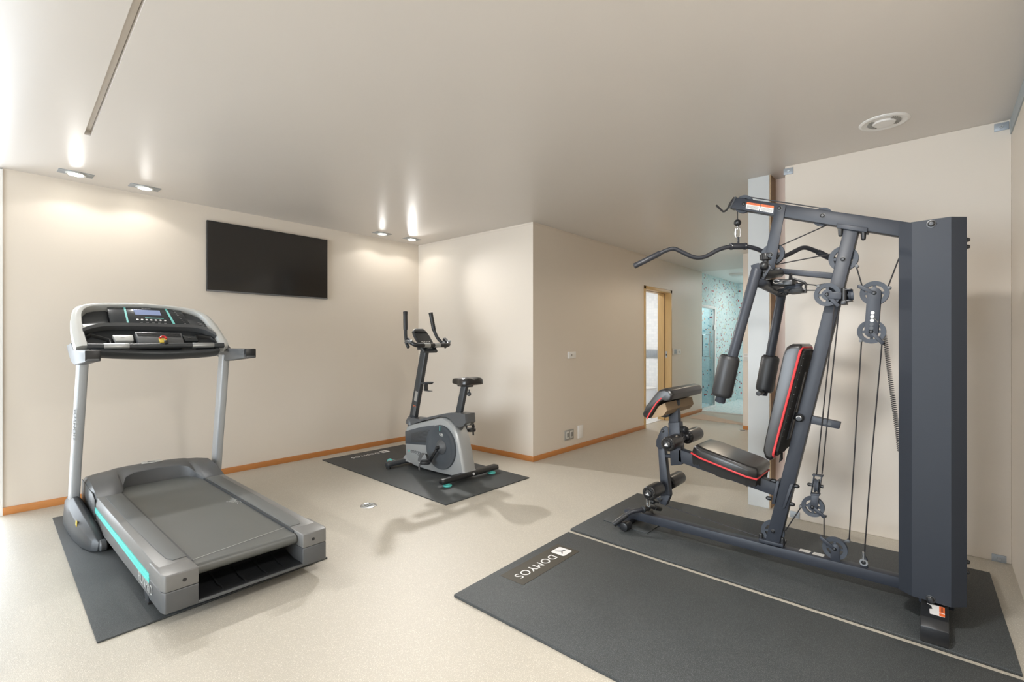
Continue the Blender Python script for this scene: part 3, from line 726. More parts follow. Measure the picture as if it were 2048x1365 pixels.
# upper half: storage pockets either side of the glossy panel
q = MB(); q.prism(PC([(166, 646), (165, 626), (174, 618.5), (188, 616), (213, 615), (221, 648)], -.045), cn * .012); q.build('pocket', 'grey_dark', cf, bevel=.002)
q = MB(); q.prism(PC([(165, 646), (214, 645), (216, 650), (196, 653), (168, 660)], -.02), cn * .01); q.build('pocket_lip', 'silver_light', cf, bevel=.002)
q = MB(); q.prism(PC([(363, 622), (380, 625.5), (397, 632), (409, 643), (424, 662), (382, 652)], -.03), cn * .012); kp = q.build('side_pocket', 'grey_dark', cf, bevel=.002)
q = MB()
for i in range(7):
    for j in range(4):
        p = onP(397 + i * 1.9 + j * 3.2, 642.5 + j * 3.4 + i * .55, c0, cn) - cn * .0165; q.box(p, (.007, .004, .001))
q.build('printed_table', 'print', kp)
q = MB(); q.prism(PC([(214, 615), (290, 615.5), (331, 617.5), (361, 622), (383, 652), (300, 649.5), (222, 648.5)], -.012), cn * .012); pn = q.build('display_panel', 'gloss_black', tr, bevel=.002)
def decal(name, lst, m, up=.0006, th=.0006, par=None):
    q = MB(); q.prism(PC(lst, up), cn * th); return q.build(name, m, par or pn, smooth=False)
decal('screen', [(266, 619.5), (319, 622), (322.5, 631.7), (271, 630)], 'lcd')
decal('teal_stripe', [(246.6, 615.3), (250.7, 615.3), (258.5, 648.7), (254.8, 648.7)], 'teal_print')
decal('teal_stripe', [(328.7, 617.8), (332.8, 618), (352, 650.8), (347.2, 650.7)], 'teal_print')
decal('teal_line', [(290, 635.6), (327, 637.4), (327.6, 638.4), (290.4, 636.6)], 'teal_print')
text('lettering', 'DOMYOS', .012, PC([(283, 617.7)], .0008)[0], (1, 0, 0), cv, 'print', pn, .0002, spacing=1.1)
q = MB()
for i in range(7): q.cyl(PC([(275 + i * 9.2, 639.5 + i * .35)], .0006)[0], PC([(275 + i * 9.2, 639.5 + i * .35)], .0014)[0], .0072, n=16)
q.build('button_row', 'print', pn)
q = MB()
for i in range(5): q.box(PC([(283 + i * 12, 645.3 + i * .5)], .0008)[0], (.016, .006, .0012))
for i in range(9): q.box(PC([(347 + i * 2.9, 622 + i * 3.2)], .0008)[0], (.010, .007, .001))
q.build('printed_symbols', 'print', pn)
# ledge under the panel
top = spline(PC([(164, 660), (176, 655), (196, 650.5), (220, 648.5), (260, 648.5), (300, 649.5), (345, 650.7), (385, 652.5), (410, 658), (430, 669)]), 4)
q = MB(); rings = []
for p in top:
    rings.append([p - cn * .04, p + cn * .012, p + cn * .02 - cv * .008, p + cn * .012 - cv * .032, p - cn * .04 - cv * .02])
q.loft(rings); q.build('ledge', 'grey_mid', tr, ang=50)
# lower half: cup holders, reading rack with air vent, buttons
for lst in ([(168, 668), (180, 661), (222, 672), (226, 690), (180, 690)], [(392, 664), (424, 668), (438, 684), (440, 690), (395, 690)]):
    pc = PC(lst, -.05); ct = sum(pc, V(0, 0, 0)) / len(pc)
    q = MB(); q.loft([pc, [p + cn * .03 for p in pc], [ct + (p - ct) * .86 + cn * .03 for p in pc], [ct + (p - ct) * .7 - cn * .002 for p in pc]]); q.build('cup_holder', 'black', tr, bevel=.003)
for lst in ([(225, 669), (266, 669), (268, 680), (232, 680)], [(366, 670), (392, 671), (398, 681), (370, 680.5)]):
    q = MB(); q.prism(PC(lst, -.035), cn * .028); bp_ = q.build('button_block', 'silver_light' if lst[0][0] < 300 else 'gloss_black', tr, bevel=.003)
    q = MB(); mid = PC([((lst[0][0] + lst[1][0]) / 2, lst[0][1] + 4)], -.0065)[0]; q.box(mid, (.02, .008, .001)); q.build('symbol', 'print' if lst[0][0] > 300 else 'mark', bp_)
q = MB(); q.prism(PC([(269, 667.5), (362, 669.5), (368, 690), (277, 689)], -.04), cn * .055); rk = q.build('reading_rack', 'grey_mid', tr, bevel=.005)
q = MB()
for k in range(4): q.prism(PC([(272 + k * .9, 669.5 + k * 1.7), (359 + k * .6, 671 + k * 1.8), (359.2 + k * .6, 672.0 + k * 1.8), (272.3 + k * .9, 670.4 + k * 1.7)], .015), cn * .002)
q.build('air_vent', 'black', rk)
q = MB(); q.prism(PC([(316, 682), (333, 682.5), (331, 690), (319, 690)], .015), cn * .012); kb = q.build('safety_key', 'yellow', rk, bevel=.002)
q = MB(); q.tube(spline(PC([(318, 683), (322, 680), (328, 680.5), (331, 684)], .03), 4), .007, 8); q.build('key_grip', 'red_plastic', kb)
q = MB(); q.prism(PC([(326, 686), (335, 687), (336, 693), (328, 694)], .012), cn * .018); q.build('key_clip', 'black', kb, bevel=.003)
# front grip bar and underside
gb = PC([(174, 694), (215, 694.5), (260, 694), (300, 693.5), (345, 692.5), (400, 692), (447, 692)], .004)
q = MB(); q.tube(spline(gb, 4), .019, 14); g_ = q.build('grip_bar', 'grey_dark', tr)
for a, b in ((207, 258), (384, 427)):
    k = PC([(a, 694.3 if a < 300 else 692.2), (b, 694.0 if a < 300 else 692)], .004); q = MB(); q.tube([k[0], k[1]], .0205, 14); q.build('pulse_sensor', 'brushed', g_, bevel=.002)
lipA = spline(PC([(186, 704), (230, 707), (300, 709), (360, 708.5), (420, 705), (440, 702)]), 4)
q = MB(); rings = []
for p in lipA:
    t_ = p + cv * .035
    rings.append([t_ + cn * .0, p + cn * .008, p - cn * .02, p - cn * .07 + cv * .02, p - cn * .07 + cv * .08])
q.loft(rings); q.build('console_underside', 'grey_dark', tr, bevel=.002, ang=45)

# ------------------------------------------------------------------ exercise bike
BZ = .009; BXa, BXb, BXc = 2.985, 3.135, 3.06
bk = thing('exercise_bike', 'grey upright exercise bike standing on a rubber mat in the room corner', 'exercise bike', (BXc, 3.6, BZ))
def Z6(lst): return [(760 + a / 6.824, 800 + b / 6.824) for a, b in lst]
body = Z6([(352, 800), (342, 700), (340, 600), (345, 430), (358, 365), (420, 340), (560, 305), (700, 270), (800, 243), (870, 248), (940, 290), (1000, 360), (1040, 450), (1075, 580), (1105, 740), (1140, 930), (1152, 1022), (1000, 1052), (800, 1005), (600, 950), (470, 905), (380, 850)])
bp = PX(body, BXa)
def inflate(pts, xa, xb, ins=.014):
    ct = sum(pts, V(0, 0, 0)) / len(pts); out = []
    for x, s in ((xa, 1 - ins * 3.2), (xa + .012, 1 - ins), (xa + .03, 1), (xb - .03, 1), (xb - .012, 1 - ins), (xb, 1 - ins * 3.2)):
        out.append([V(x, ct.y + (p.y - ct.y) * s, ct.z + (p.z - ct.z) * s) for p in pts])
    return out
q = MB(); q.loft(inflate(bp, BXa - .004, BXb + .004)); sh = q.build('shroud', 'bike_silver', bk, ang=40)
q = MB(); q.loft(inflate(PX(Z6([(352, 360), (372, 262), (400, 250), (520, 268), (700, 225), (880, 188), (960, 180), (1060, 186), (1150, 200), (1160, 320), (1120, 372), (1060, 372), (1010, 340), (960, 280), (900, 240), (800, 232), (560, 292)]), BXa), BXa + .012, BXb - .012, .006)); q.build('top_cover', 'grey_mid', sh, ang=40)
bandA = PX(Z6([(343, 432), (560, 372), (742, 350), (700, 420), (672, 520), (665, 625), (480, 612), (345, 600)]), BXa - .006)
q = MB(); q.prism(bandA, (.010, 0, 0)); bd = q.build('side_band', 'disc_grey', sh, bevel=.002)
vent = PX(Z6([(425, 460), (690, 400), (660, 500), (655, 592), (425, 578)]), BXa - .0075)
q = MB(); q.prism(vent, (.004, 0, 0)); vt = q.build('vent_panel', 'grey_dark', bd, bevel=.001)
q = MB()
for k in range(9):
    t = (k + .5) / 9; a = vent[0].lerp(vent[4], t); b = vent[1].lerp(vent[3], t); q.bar(a + V(-.001, -.012, 0), b + V(-.001, .004, 0), .004, .0035)
q.build('vent_slats', 'grey_mid', vt)
dc = onX(883.5, 894.5, BXa); dc.x -= .011
q = MB(); q.lathe([(.001, -.008), (.125, -.004), (.150, .004), (.192, .012), (.203, .012), (.205, .002), (.205, -.006), (.001, -.006)], dc, (-1, 0, 0), 56)
ds = q.build('crank_disc', 'disc_grey', bk, ang=30)
q = MB(); q.lathe([(.001, .032), (.03, .032), (.055, .012), (.068, -.002), (.001, -.004)], dc, (-1, 0, 0), 36); q.build('hub', 'grey_mid', ds)
q = MB(); q.bar(dc + V(-.0135, .0, .150), dc + V(-.0135, .0, .196), .002, .008); q.build('disc_mark', 'teal', ds)
text('lettering', '08', .055, dc + V(.0034, .0, .118), (0, -1, 0), (0, 0, 1), 'silver_light', ds, .0006, align='CENTER')
text('lettering', 'e', .062, onX(*Z6([(385, 688)])[0], BXa - .0052), (0, -1, 0), (0, 0, 1), 'teal', sh, .0006)
text('lettering', 'energy', .060, onX(*Z6([(418, 692)])[0], BXa - .0052), (0, -1, 0), (0, 0, 1), 'grey_mid', sh, .0006)
# cranks and pedals
def pedal_set(sgn, ang):
    d = V(0, math.cos(ang), math.sin(ang)); p0 = V(BXa - .05 if sgn < 0 else BXb + .05, dc.y, dc.z); p1 = p0 + d * .165 + V(sgn * .012, 0, 0)
    q = MB(); q.cyl(p0 - V(sgn * .035, 0, 0), p0 + V(sgn * .012, 0, 0), .017); q.cyl(p1 - V(sgn * .012, 0, 0), p1 + V(sgn * .014, 0, 0), .015); q.bar(p0, p1, .016, .026); q.ball(p0 + V(sgn * .012, 0, 0), .015, 8)
    ck = q.build('crank', 'black', bk, bevel=.003)
    pc = p1 + V(sgn * .062, 0, 0)
    q = MB(); q.loft([ell(pc.x, pc.y, pc.z - .014, .049, .058, 20), ell(pc.x, pc.y, pc.z + .012, .05, .06, 20)]); q.cyl(p1, pc, .007); pe = q.build('pedal', 'black_soft', ck, bevel=.003)
    q = MB(); arc = [pc + V(.050 * math.cos(t), .012, .012 + .066 * math.sin(t)) for t in [math.pi * k / 12 for k in range(13)]]
    rings = [[p + V(0, -.022, 0), p + V(0, .022, 0), p + (p - pc).normalized() * .003 + V(0, .022, 0), p + (p - pc).normalized() * .003 + V(0, -.022, 0)] for p in arc]
    q.loft(rings); q.bar(arc[12 if sgn < 0 else 0], arc[12 if sgn < 0 else 0] + V(sgn * .004, 0, -.075), .003, .02, (1, 0, 0)); q.build('pedal_strap', 'grey_mid', pe)
    q = MB(); q.cyl(pc + V(sgn * .046, .012, .004), pc + V(sgn * .052, .012, .004), .008); q.build('strap_button', 'silver_light', pe)
pp = onX(854, 926, BXa - .09); a_ = math.atan2(pp.z - dc.z, pp.y - dc.y)
pedal_set(-1, a_); pedal_set(1, a_ + math.pi)
# stabilisers
q = MB(); sec = [(-.032, 0), (-.036, .018), (-.026, .044), (.026, .044), (.036, .018), (.032, 0)]
def stab(y, x0, x1, z): return [[V(x, y + a * s, z + b * (.86 if s < 1 else 1)) for a, b in sec] for x, s in ((x0, .75), (x0 + .02, 1), (x1 - .02, 1), (x1, .75))]
q.loft(stab(3.17, 2.72, 3.42, .038)); rs = q.build('rear_stabiliser', 'black', bk, bevel=.006, seg=3, ang=45)
for x in (2.79, 3.34):
    q = MB(); q.lathe([(.001, 0), (.038, 0), (.040, .006), (.036, .014), (.018, .018), (.016, .034), (.001, .034)], (x, 3.165, BZ), (0, 0, 1), 24); q.build('levelling_foot', 'teal', rs)
q = MB(); q.cyl((3.075, 3.128, .062), (3.075, 3.136, .062), .011); q.build('bolt', 'print', rs)
for x in (3.0, 3.13): bolt((x, 3.134, .062), rs, .006, (0, -1, 0), .006)
q = MB(); q.loft(stab(4.04, 2.775, 3.345, .030)); fs = q.build('front_stabiliser', 'grey_dark', bk, bevel=.006, seg=3, ang=45)
for x in (2.80, 3.32):
    q = MB(); q.cyl((x, 4.04, BZ), (x, 4.04, .032), .022); q.build('rubber_foot', 'rubber_dark', fs)
    q = MB(); q.lathe([(.008, -.014), (.026, -.014), (.03, -.008), (.03, .008), (.026, .014), (.008, .014)], (x + (.06 if x < 3 else -.06), 4.105, .055), (1, 0, 0), 24, closed=True); q.build('transport_wheel', 'teal', fs)
    q = MB(); q.bar((x + (.045 if x < 3 else -.045), 4.11, .06), (x + (.045 if x < 3 else -.045), 4.04, .06), .006, .03); q.bar((x + (.08 if x < 3 else -.08), 4.11, .06), (x + (.08 if x < 3 else -.08), 4.04, .06), .006, .03); q.build('wheel_bracket', 'silver', fs)
for y0_, y1_, nm in ((3.93, 4.07, 'front_joint'), (3.145, 3.27, 'rear_joint')):
    q = MB(); q.loft([[V(BXa - .01, y0_, .05), V(BXb + .01, y0_, .05), V(BXb + .01, y1_, .05), V(BXa - .01, y1_, .05)], [V(BXa + .01, y0_ + .03, .11), V(BXb - .01, y0_ + .03, .11), V(BXb - .01, y1_ - .03, .11), V(BXa + .01, y1_ - .03, .11)]]); q.build(nm, 'bike_silver', bk, bevel=.008, seg=3)
# handlebar post
hp0 = onX(826, 843, BXc); hp1 = onX(850, 700, BXc)
q = MB(); q.bar(hp0 - (hp1 - hp0) * .12, hp1, .05, .085); hp = q.build('handlebar_post', 'grey_dark', bk, bevel=.01, seg=3)
q = MB(); q.lathe([(.001, 0), (.075, 0), (.07, .03), (.058, .06), (.001, .06)], hp0 - V(0, 0, .02), (hp1 - hp0), 24); q.build('post_collar', 'grey_mid', bk)
def onpost(px, py, w, h, m, nm):
    c = onX(px, py, BXc - .0255); d = (hp1 - hp0).normalized(); s = d.cross(V(1, 0, 0)).normalized()
    q = MB(); q.prism([c + s * a * w / 2 + d * b * h / 2 for a, b in ((-1, -1), (1, -1), (1, 1), (-1, 1))], (-.0008, 0, 0)); return q.build(nm, m, hp, smooth=False)
onpost(832, 793, .04, .10, 'grey_plate', 'sticker'); onpost(829, 822, .04, .10, 'grey_mid', 'sticker'); onpost(829.5, 813, .04, .016, 'orange', 'sticker')
bh = onX(848, 768, BXc)
q = MB(); q.lathe([(.030, .0), (.045, .012), (.048, .02), (.042, .02), (.036, .008), (.028, .008)], bh + V(0, -.075, 0), (0, 0, 1), 24, closed=True); q.bar(bh + V(0, .02, .005), bh + V(0, -.04, .008), .05, .02); q.bar(bh + V(0, -.03, -.004), bh + V(0, -.03, -.065), .05, .01); q.bar(bh + V(0, -.03, -.065), bh + V(0, -.105, -.068), .045, .005)
q.build('bottle_holder', 'grey_dark', bk, bevel=.002)
# console and handlebars
cb = onX(862, 704, BXc); ctp = onX(838, 662, BXc); dv = (ctp - cb).normalized(); ctp = cb + dv * .33; nv = V(0, -dv.z, dv.y)
def PB(u, v, w=0): return cb + V(u, 0, 0) + dv * v + nv * w
q = MB(); q.prism([PB(u, v, -.02) for u, v in ((-.085, 0), (.085, 0), (.095, .2), (.085, .27), (.05, .30), (-.05, .30), (-.085, .27), (-.095, .2))], nv * .025); co = q.build('console', 'grey_dark', bk, bevel=.006, seg=3)
q = MB(); q.prism([PB(u, v, .0045) for u, v in ((-.072, .01), (.072, .01), (.082, .2), (.075, .235), (-.075, .235), (-.082, .2))], nv * .003); sc_ = q.build('console_face', 'gloss_black', co)
q = MB(); q.prism([PB(u, v, .003) for u, v in ((-.08, .245), (.08, .245), (.05, .295), (-.05, .295))], nv * .012); q.build('tablet_rest', 'black', co, bevel=.004)
q = MB()
for u, v in ((-.035, .12), (-.015, .122), (.005, .122), (.025, .122), (-.03, .10), (.0, .1), (.03, .1), (-.05, .125), (.045, .125), (-.015, .085), (.03, .085), (.0, .07)): q.cyl(PB(u, v, .0072), PB(u, v, .0082), .006, n=12)
q.build('button_symbols', 'print', sc_)
HL = onY(823, 693, 3.72); HRr = onY(901, 699, 3.72); hx0, hx1 = HL.x + .01, HRr.x - .01; hz = 1.215
bar = fillet([V(hx0, 3.80, hz + .06), V(hx0 + .015, 3.70, hz), V(hx1 - .015, 3.70, hz), V(hx1, 3.80, hz + .06)], .06, 8)
q = MB(); q.tube(bar, .021, 14); q.bar(V(hx0 + .17, 3.70, hz), V(hx0 + .17, 3.84, hz - .03), .04, .03); q.bar(V(hx1 - .17, 3.70, hz), V(hx1 - .17, 3.84, hz - .03), .04, .03); hb = q.build('handlebar', 'black', bk)
for s, nm in ((.33, 1), (.60, 1)):
    x = hx0 + (hx1 - hx0) * s; q = MB(); q.cyl((x - .035, 3.70, hz), (x + .035, 3.70, hz), .0222); q.build('pulse_sensor', 'brushed', hb)
for side, (tip, mid, kink, root) in enumerate((((808, 624), (812, 661), (815, 675), (822, 691)), ((855.5, 626), (866.5, 662), (872, 677), (888, 691)))):
    hx = hx0 if side == 0 else hx1; s = 1 if side == 0 else -1
    a = onX(*root, hx); b = onX(*kink, hx + s * .035); c = onX(*mid, hx + s * .055); d = onX(*tip, hx + s * .075)
    for p, yy in ((a, 3.80), (b, 3.87), (c, 3.90), (d, 3.93)): p.y = yy
    q = MB(); q.tube(fillet([V(hx, 3.78, a.z - .02), a, b, c, d], .03), .0165, 12); hn = q.build('handle', 'grey_dark', hb)
    q = MB(); q.tube([c, c.lerp(d, .1), c.lerp(d, .8), d], [.0185, .021, .021, .023], 14); q.build('grip', 'black_soft', hn, bevel=.003)
    q = MB(); q.loft([ell(hx - s * .0, 3.775, hz + .02, .03, .06, 20), ell(hx - s * .005, 3.765, hz + .05, .026, .052, 20)]); q.build('elbow_pad', 'silver' if side else 'grey_mid', hb, bevel=.006)
# seat
s0 = onX(917, 834, BXc); s1 = onX(930, 770, BXc)
q = MB(); q.bar(s0 - (s1 - s0) * .3, s1, .042, .068); q.build('seat_post', 'grey_dark', bk, bevel=.01, seg=3)
q = MB(); q.cyl(s0 + V(0, .01, -.12), s0 + V(0, .005, .01), .052, .046); so = q.build('post_collar', 'grey_mid', bk, bevel=.004)
kn = s0 + V(-.005, -.05, -.035); q = MB(); q.cyl(kn, kn + V(-.012, -.085, .0), .018); q.cyl(kn + V(-.009, -.06, 0), kn + V(-.016, -.105, 0), .026, .024); q.build('adjusting_knob', 'brushed', so, bevel=.003)
q = MB(); k2 = onX(938, 786, BXc); q.ball(k2 + V(0, 0, -.012), .02, 10); q.cyl(k2, k2 + V(0, 0, .03), .006); q.build('tilt_knob', 'grey_dark', bk)
rings = []
sy, sz = s1.y, s1.z + .005
for y, w, zt, zb in ((sy + .155, .018, .030, .012), (sy + .14, .03, .042, .0), (sy + .09, .038, .05, -.005), (sy + .03, .06, .052, -.008), (sy - .03, .105, .058, -.01), (sy - .09, .128, .062, -.008), (sy - .125, .115, .055, .0), (sy - .14, .07, .04, .012)):
    r = []
    for k in range(24):
        t = 2 * math.pi * k / 24; cx_, s_ = math.cos(t), math.sin(t)
        x = w * math.copysign(abs(cx_) ** .7, cx_); z = (zt if s_ > 0 else -zb) * abs(s_) ** .5 * (1 if s_ > 0 else -1)
        if s_ > 0: z -= .018 * math.exp(-(x / .02) ** 2) * (1 if y < sy + .1 else .3)
        r.append(V(BXc + x, y, sz + z + (.012 if s_ > 0 else 0)))
    rings.append(r)
q = MB(); q.loft(rings); sd = q.build('saddle', 'vinyl', bk, subd=1)
q = MB(); q.span((BXc - .03, sy - .08, sz - .022), (BXc + .03, sy + .07, sz + .004)); q.build('saddle_clamp', 'black', sd, bevel=.004)

# ------------------------------------------------------------------ multi gym
GX, GC, GB_ = 3.0, 3.03, 3.06               # near face, middle and far face of the frame tubes
GM = .0145
gy = thing('multi_gym', 'charcoal multi gym with padded seat, foam rollers and tall weight tower', 'multi gym', (GC, .8, GM))
def GP(lst, name, m='steel_frame', x=GX, d=.06, par=None, bevel=.004):
    q = MB(); q.prism(PX(lst, x), (d, 0, 0)); return q.build(name, m, par or gy, bevel=bevel)
# floor frame
q = MB(); q.span((GX, .0, .056), (GB_, 1.60, .111)); bb = q.build('base_beam', 'steel_frame', gy, bevel=.004)
q = MB(); q.span((2.90, 1.545, .0215), (3.20, 1.60, .056)); cf_ = q.build('front_foot', 'steel_frame', gy, bevel=.004)
q = MB(); q.cyl((2.86, 1.53, .045), (2.93, 1.53, .045), .026); q.cyl((3.17, 1.53, .045), (3.25, 1.53, .045), .026); q.build('end_plug', 'black', cf_, bevel=.003)
q = MB(); q.loft([[V(2.625, y, GM + .001), V(2.625, y, .080), V(2.665, y, .105), V(3.40, y, .105), V(3.44, y, .080), V(3.44, y, GM + .001)] for y in (-.04, .05)]); rf_ = q.build('rear_foot', 'black', gy, bevel=.003)
q = MB(); q.prism([V(2.70, -.028, .1055), V(2.70, .020, .1055), V(2.745, .022, .1055), V(2.755, .012, .1055), V(2.785, .016, .1055), V(2.80, .030, .1055), V(2.80, -.028, .1055)], (0, 0, .0006)); sk = q.build('warning_sticker', 'print', rf_, smooth=False)
for xa, xb in ((2.702, 2.728), (2.735, 2.798)):
    q = MB(); q.span((xa, -.028, .1061), (xb, -.010, .1065)); q.build('orange_band', 'orange', sk, smooth=False)
text('lettering', 'WARNING', .011, (2.795, -.019, .1068), (-1, 0, 0), (0, -1, 0), 'mark', sk, .0001)
# slanted main post and its brackets
mp = GP([(1688, 456), (1717, 460), (1559, 1087), (1530, 1085)], 'main_post')
GP([(1673, 447), (1735.5, 455.5), (1734, 465), (1673, 456)], 'top_bracket', x=GX - .012, d=.084, par=mp, bevel=.002)
GP([(1517, 1078), (1566, 1090), (1566, 1096), (1517, 1085)], 'base_bracket', x=GX - .012, d=.084, par=mp, bevel=.002)
GP([(1553, 962), (1559, 964), (1549, 1010), (1543, 1008)], 'seat_bracket', x=GX - .01, d=.08, par=mp, bevel=.002)
GP([(1579, 970), (1587, 968), (1570, 1017), (1564, 1019)], 'seat_bracket', x=GX - .01, d=.08, par=mp, bevel=.002)
for px, py in ((1681, 460), (1727, 467)):
    p = onX(px, py, GX + .005); q = MB(); q.cyl(p + V(0, 0, -.026), p + V(0, 0, .015), .010, .013); q.ball(p + V(0, 0, -.026), .010, 8); q.build('bolt', 'black', mp)
for px, py in ((1522, 1078), (1565, 1087)):
    p = onX(px, py, GX + .012); q = MB(); q.cyl(p + V(0, 0, -.01), p + V(0, 0, .022), .013, .011); q.ball(p + V(0, 0, .022), .011, 8); q.build('bolt', 'black', mp)
for px, py in ((1552, 963), (1543, 998), (1587, 972), (1578, 1008)):
    p = onX(px, py, GX + .02); q = MB(); dy = .02 if px < 1560 else -.02; q.cyl(p, p + V(0, dy, 0), .011); q.ball(p + V(0, dy, 0), .010, 8); q.build('bolt', 'black', mp)
# rising top beam
tb = GP([(1469, 394.5), (1835, 447), (1835, 479), (1458, 416)], 'top_beam')
q = MB(); q.prism(PX([(1470, 393), (1473, 394.5), (1462, 417), (1458, 416)], GX - .002), (.064, 0, 0)); q.build('end_plug', 'black', tb)
def label(px, nm='warning_sticker'):
    q = MB(); pts = PX(px, GX - .0005); q.prism(pts, (-.0006, 0, 0)); s = q.build(nm, 'print', tb, smooth=False)
    a, b, c, d = [p + V(-.0007, 0, 0) for p in pts]; t = .34
    q = MB(); q.prism([a, b, b.lerp(c, t), a.lerp(d, t)], (-.0004, 0, 0)); q.build('orange_band', 'orange', s, smooth=False)
    text('lettering', 'WARNING', (a - d).length * .26, (a.lerp(b, .14) + a.lerp(d, t).lerp(b.lerp(c, t), .14)) / 2 + V(-.0006, 0, 0), b - a, a - d, 'mark', s, .0001)
    q = MB()
    for k in range(5):
        u = .48 + k * .1; q.bar(a.lerp(d, u).lerp(b.lerp(c, u), .06) + V(-.0001, 0, 0), a.lerp(d, u).lerp(b.lerp(c, u), .93) + V(-.0001, 0, 0), .0004, .0022)
    q.build('fine_print', 'grey_plate', s, smooth=False)
label([(1494, 404.5), (1520.5, 408.5), (1518, 421.5), (1491.5, 417)]); label([(1521.8, 408.8), (1548, 412.5), (1546, 426.5), (1519.5, 422)])
# hook of bent rod at the front end
for dx in (.004, .056):
    pts = PX([(1469, 395), (1462, 404), (1454, 420), (1447, 424.5), (1432.5, 411)], GX + dx); q = MB(); q.tube(fillet(pts, .03), .0055, 8); q.build('bar_hook', 'black', tb)
# front hanger: a plate on either side of the beam
for x in (GX - .006, GB_):
    GP([(1552, 407), (1572, 410.5), (1548, 541), (1523, 540)], 'hanger_plate', x=x, d=.006, bevel=.0015)
GP([(1548, 536), (1667, 546), (1664, 558), (1548, 546)], 'cross_brace', x=GX + .008, d=.044)
GP([(1549, 535), (1561, 535), (1558, 549), (1547, 549)], 'brace_joint', 'black', x=GX, d=.06)
for px, py in ((1559, 417), (1645, 432), (1541, 509), (1488, 408.5)): bolt(onX(px, py, GX - (.006 if px < 1600 and px > 1500 else 0)), tb, .010)
bolt(onX(1686, 629 - 490 + 380, GX), mp, .010); bolt(onX(1546, 1063, GX), mp, .009)
# pulleys
def pulley(px, py, rpx, x=GC, par=None, axis=(1, 0, 0), c=None):
    c = c or onX(px, py, x); r = rpx if rpx < 1 else rpx / F * (c - EYEV).dot(FW)
    a = Vector(axis).normalized(); q = MB()
    q.lathe([(r * .66, -.009), (r, -.011), (r, -.008), (r * .86, 0), (r, .008), (r, .011), (r * .66, .009)], c, a, 40, closed=True)
    q.lathe([(.005, -.013), (r * .44, -.011), (r * .46, 0), (r * .44, .011), (.005, .013)], c, a, 24)
    u = a.orthogonal().normalized(); w = a.cross(u)
    for k in range(4):
        an = math.pi / 4 + k * math.pi / 2; d = u * math.cos(an) + w * math.sin(an); q.bar(c + d * r * .4, c + d * r * .7, .012, r * .22, a)
    o = q.build('pulley', 'pulley', par or gy, ang=40)
    q = MB(); q.lathe([(.001, .024), (.006, .023), (.010, .018), (.011, .012), (.001, .012)], c, -a, 16); q.build('axle_bolt', 'black', o)
    return c, r, o
p1 = pulley(1488, 409, 17.5); p2 = pulley(1645, 434.5, 18); p3 = pulley(1546, 509, 21); p4 = pulley(1687, 518, 25)
p5 = pulley(1655, 590, 23, x=2.965); p6 = pulley(1749, 587, 24); p7 = pulley(1743, 664, 23.5); p8 = pulley(1626, 1013.5, 20); p9 = pulley(1670, 1097, 21.5); p10 = pulley(1546, 1063, 21)
def guard(pu, dpx, dpy, l=1.35):
    """finger that keeps the cable on its wheel"""
    c, r, o = pu; e = onX(dpx, dpy, c.x); d = (e - c).normalized()
    for s in (-1,):
        x = s * .016; q = MB(); q.bar(c + V(x, 0, 0), c + d * r * l + V(x, 0, 0), .006, .018); q.bar(c + d * r * (l - .1) + V(x, 0, 0), c + d * r * l + V(.014, 0, 0), .012, .012, (0, 0, 1)); q.build('cable_guard', 'steel_frame', o, bevel=.002)
def knobguard(pu, px, py):
    c, r, o = pu; e = onX(px, py, c.x); q = MB(); d = (e - c).normalized(); q.bar(c + d * r * .9 + V(.012, 0, 0), e + V(.012, 0, 0), .004, .012); q.cyl(e + V(-.014, 0, 0), e + V(.016, 0, 0), .008); q.build('cable_guard', 'grey_mid', o, bevel=.001)
guard(p6, 1722, 575, 1.3); knobguard(p6, 1779, 576); guard(p7, 1766, 687, 1.3); knobguard(p7, 1722, 682)
guard(p8, 1648, 1032, 1.3); knobguard(p8, 1602, 1013); guard(p9, 1646, 1077, 1.4); knobguard(p9, 1697, 1082); guard(p5, 1678, 613, 1.35); knobguard(p5, 1637, 573)
knobguard(p4, 1714, 533)
# link plate between the two floating wheels, with a row of holes
a, b = p6[0], p7[0]; d = (b - a).normalized(); s_ = d.cross(V(1, 0, 0)).normalized(); hw = .0285
for x in (-.018, .014):
    q = MB(); ring = []
    for k in range(13): an = math.pi * k / 12; ring.append(a - d * math.sin(an) * hw + s_ * math.cos(an) * hw)
    for k in range(13): an = math.pi * k / 12; ring.append(b + d * math.sin(an) * hw - s_ * math.cos(an) * hw)
    q.prism([p + V(x, 0, 0) for p in ring], (.004, 0, 0)); lk = q.build('link_plate', 'steel_frame', gy, bevel=.001)
    if x < 0:
        for k in range(5):
            h = a.lerp(b, .51 + k * .1); q = MB(); q.lathe([(.001, 0), (.0085, 0), (.0085, .0008), (.001, .0008)], h + V(x - .0004, 0, 0), (-1, 0, 0), 18); q.build('hole', 'offwhite' if k < 3 else 'black', lk)
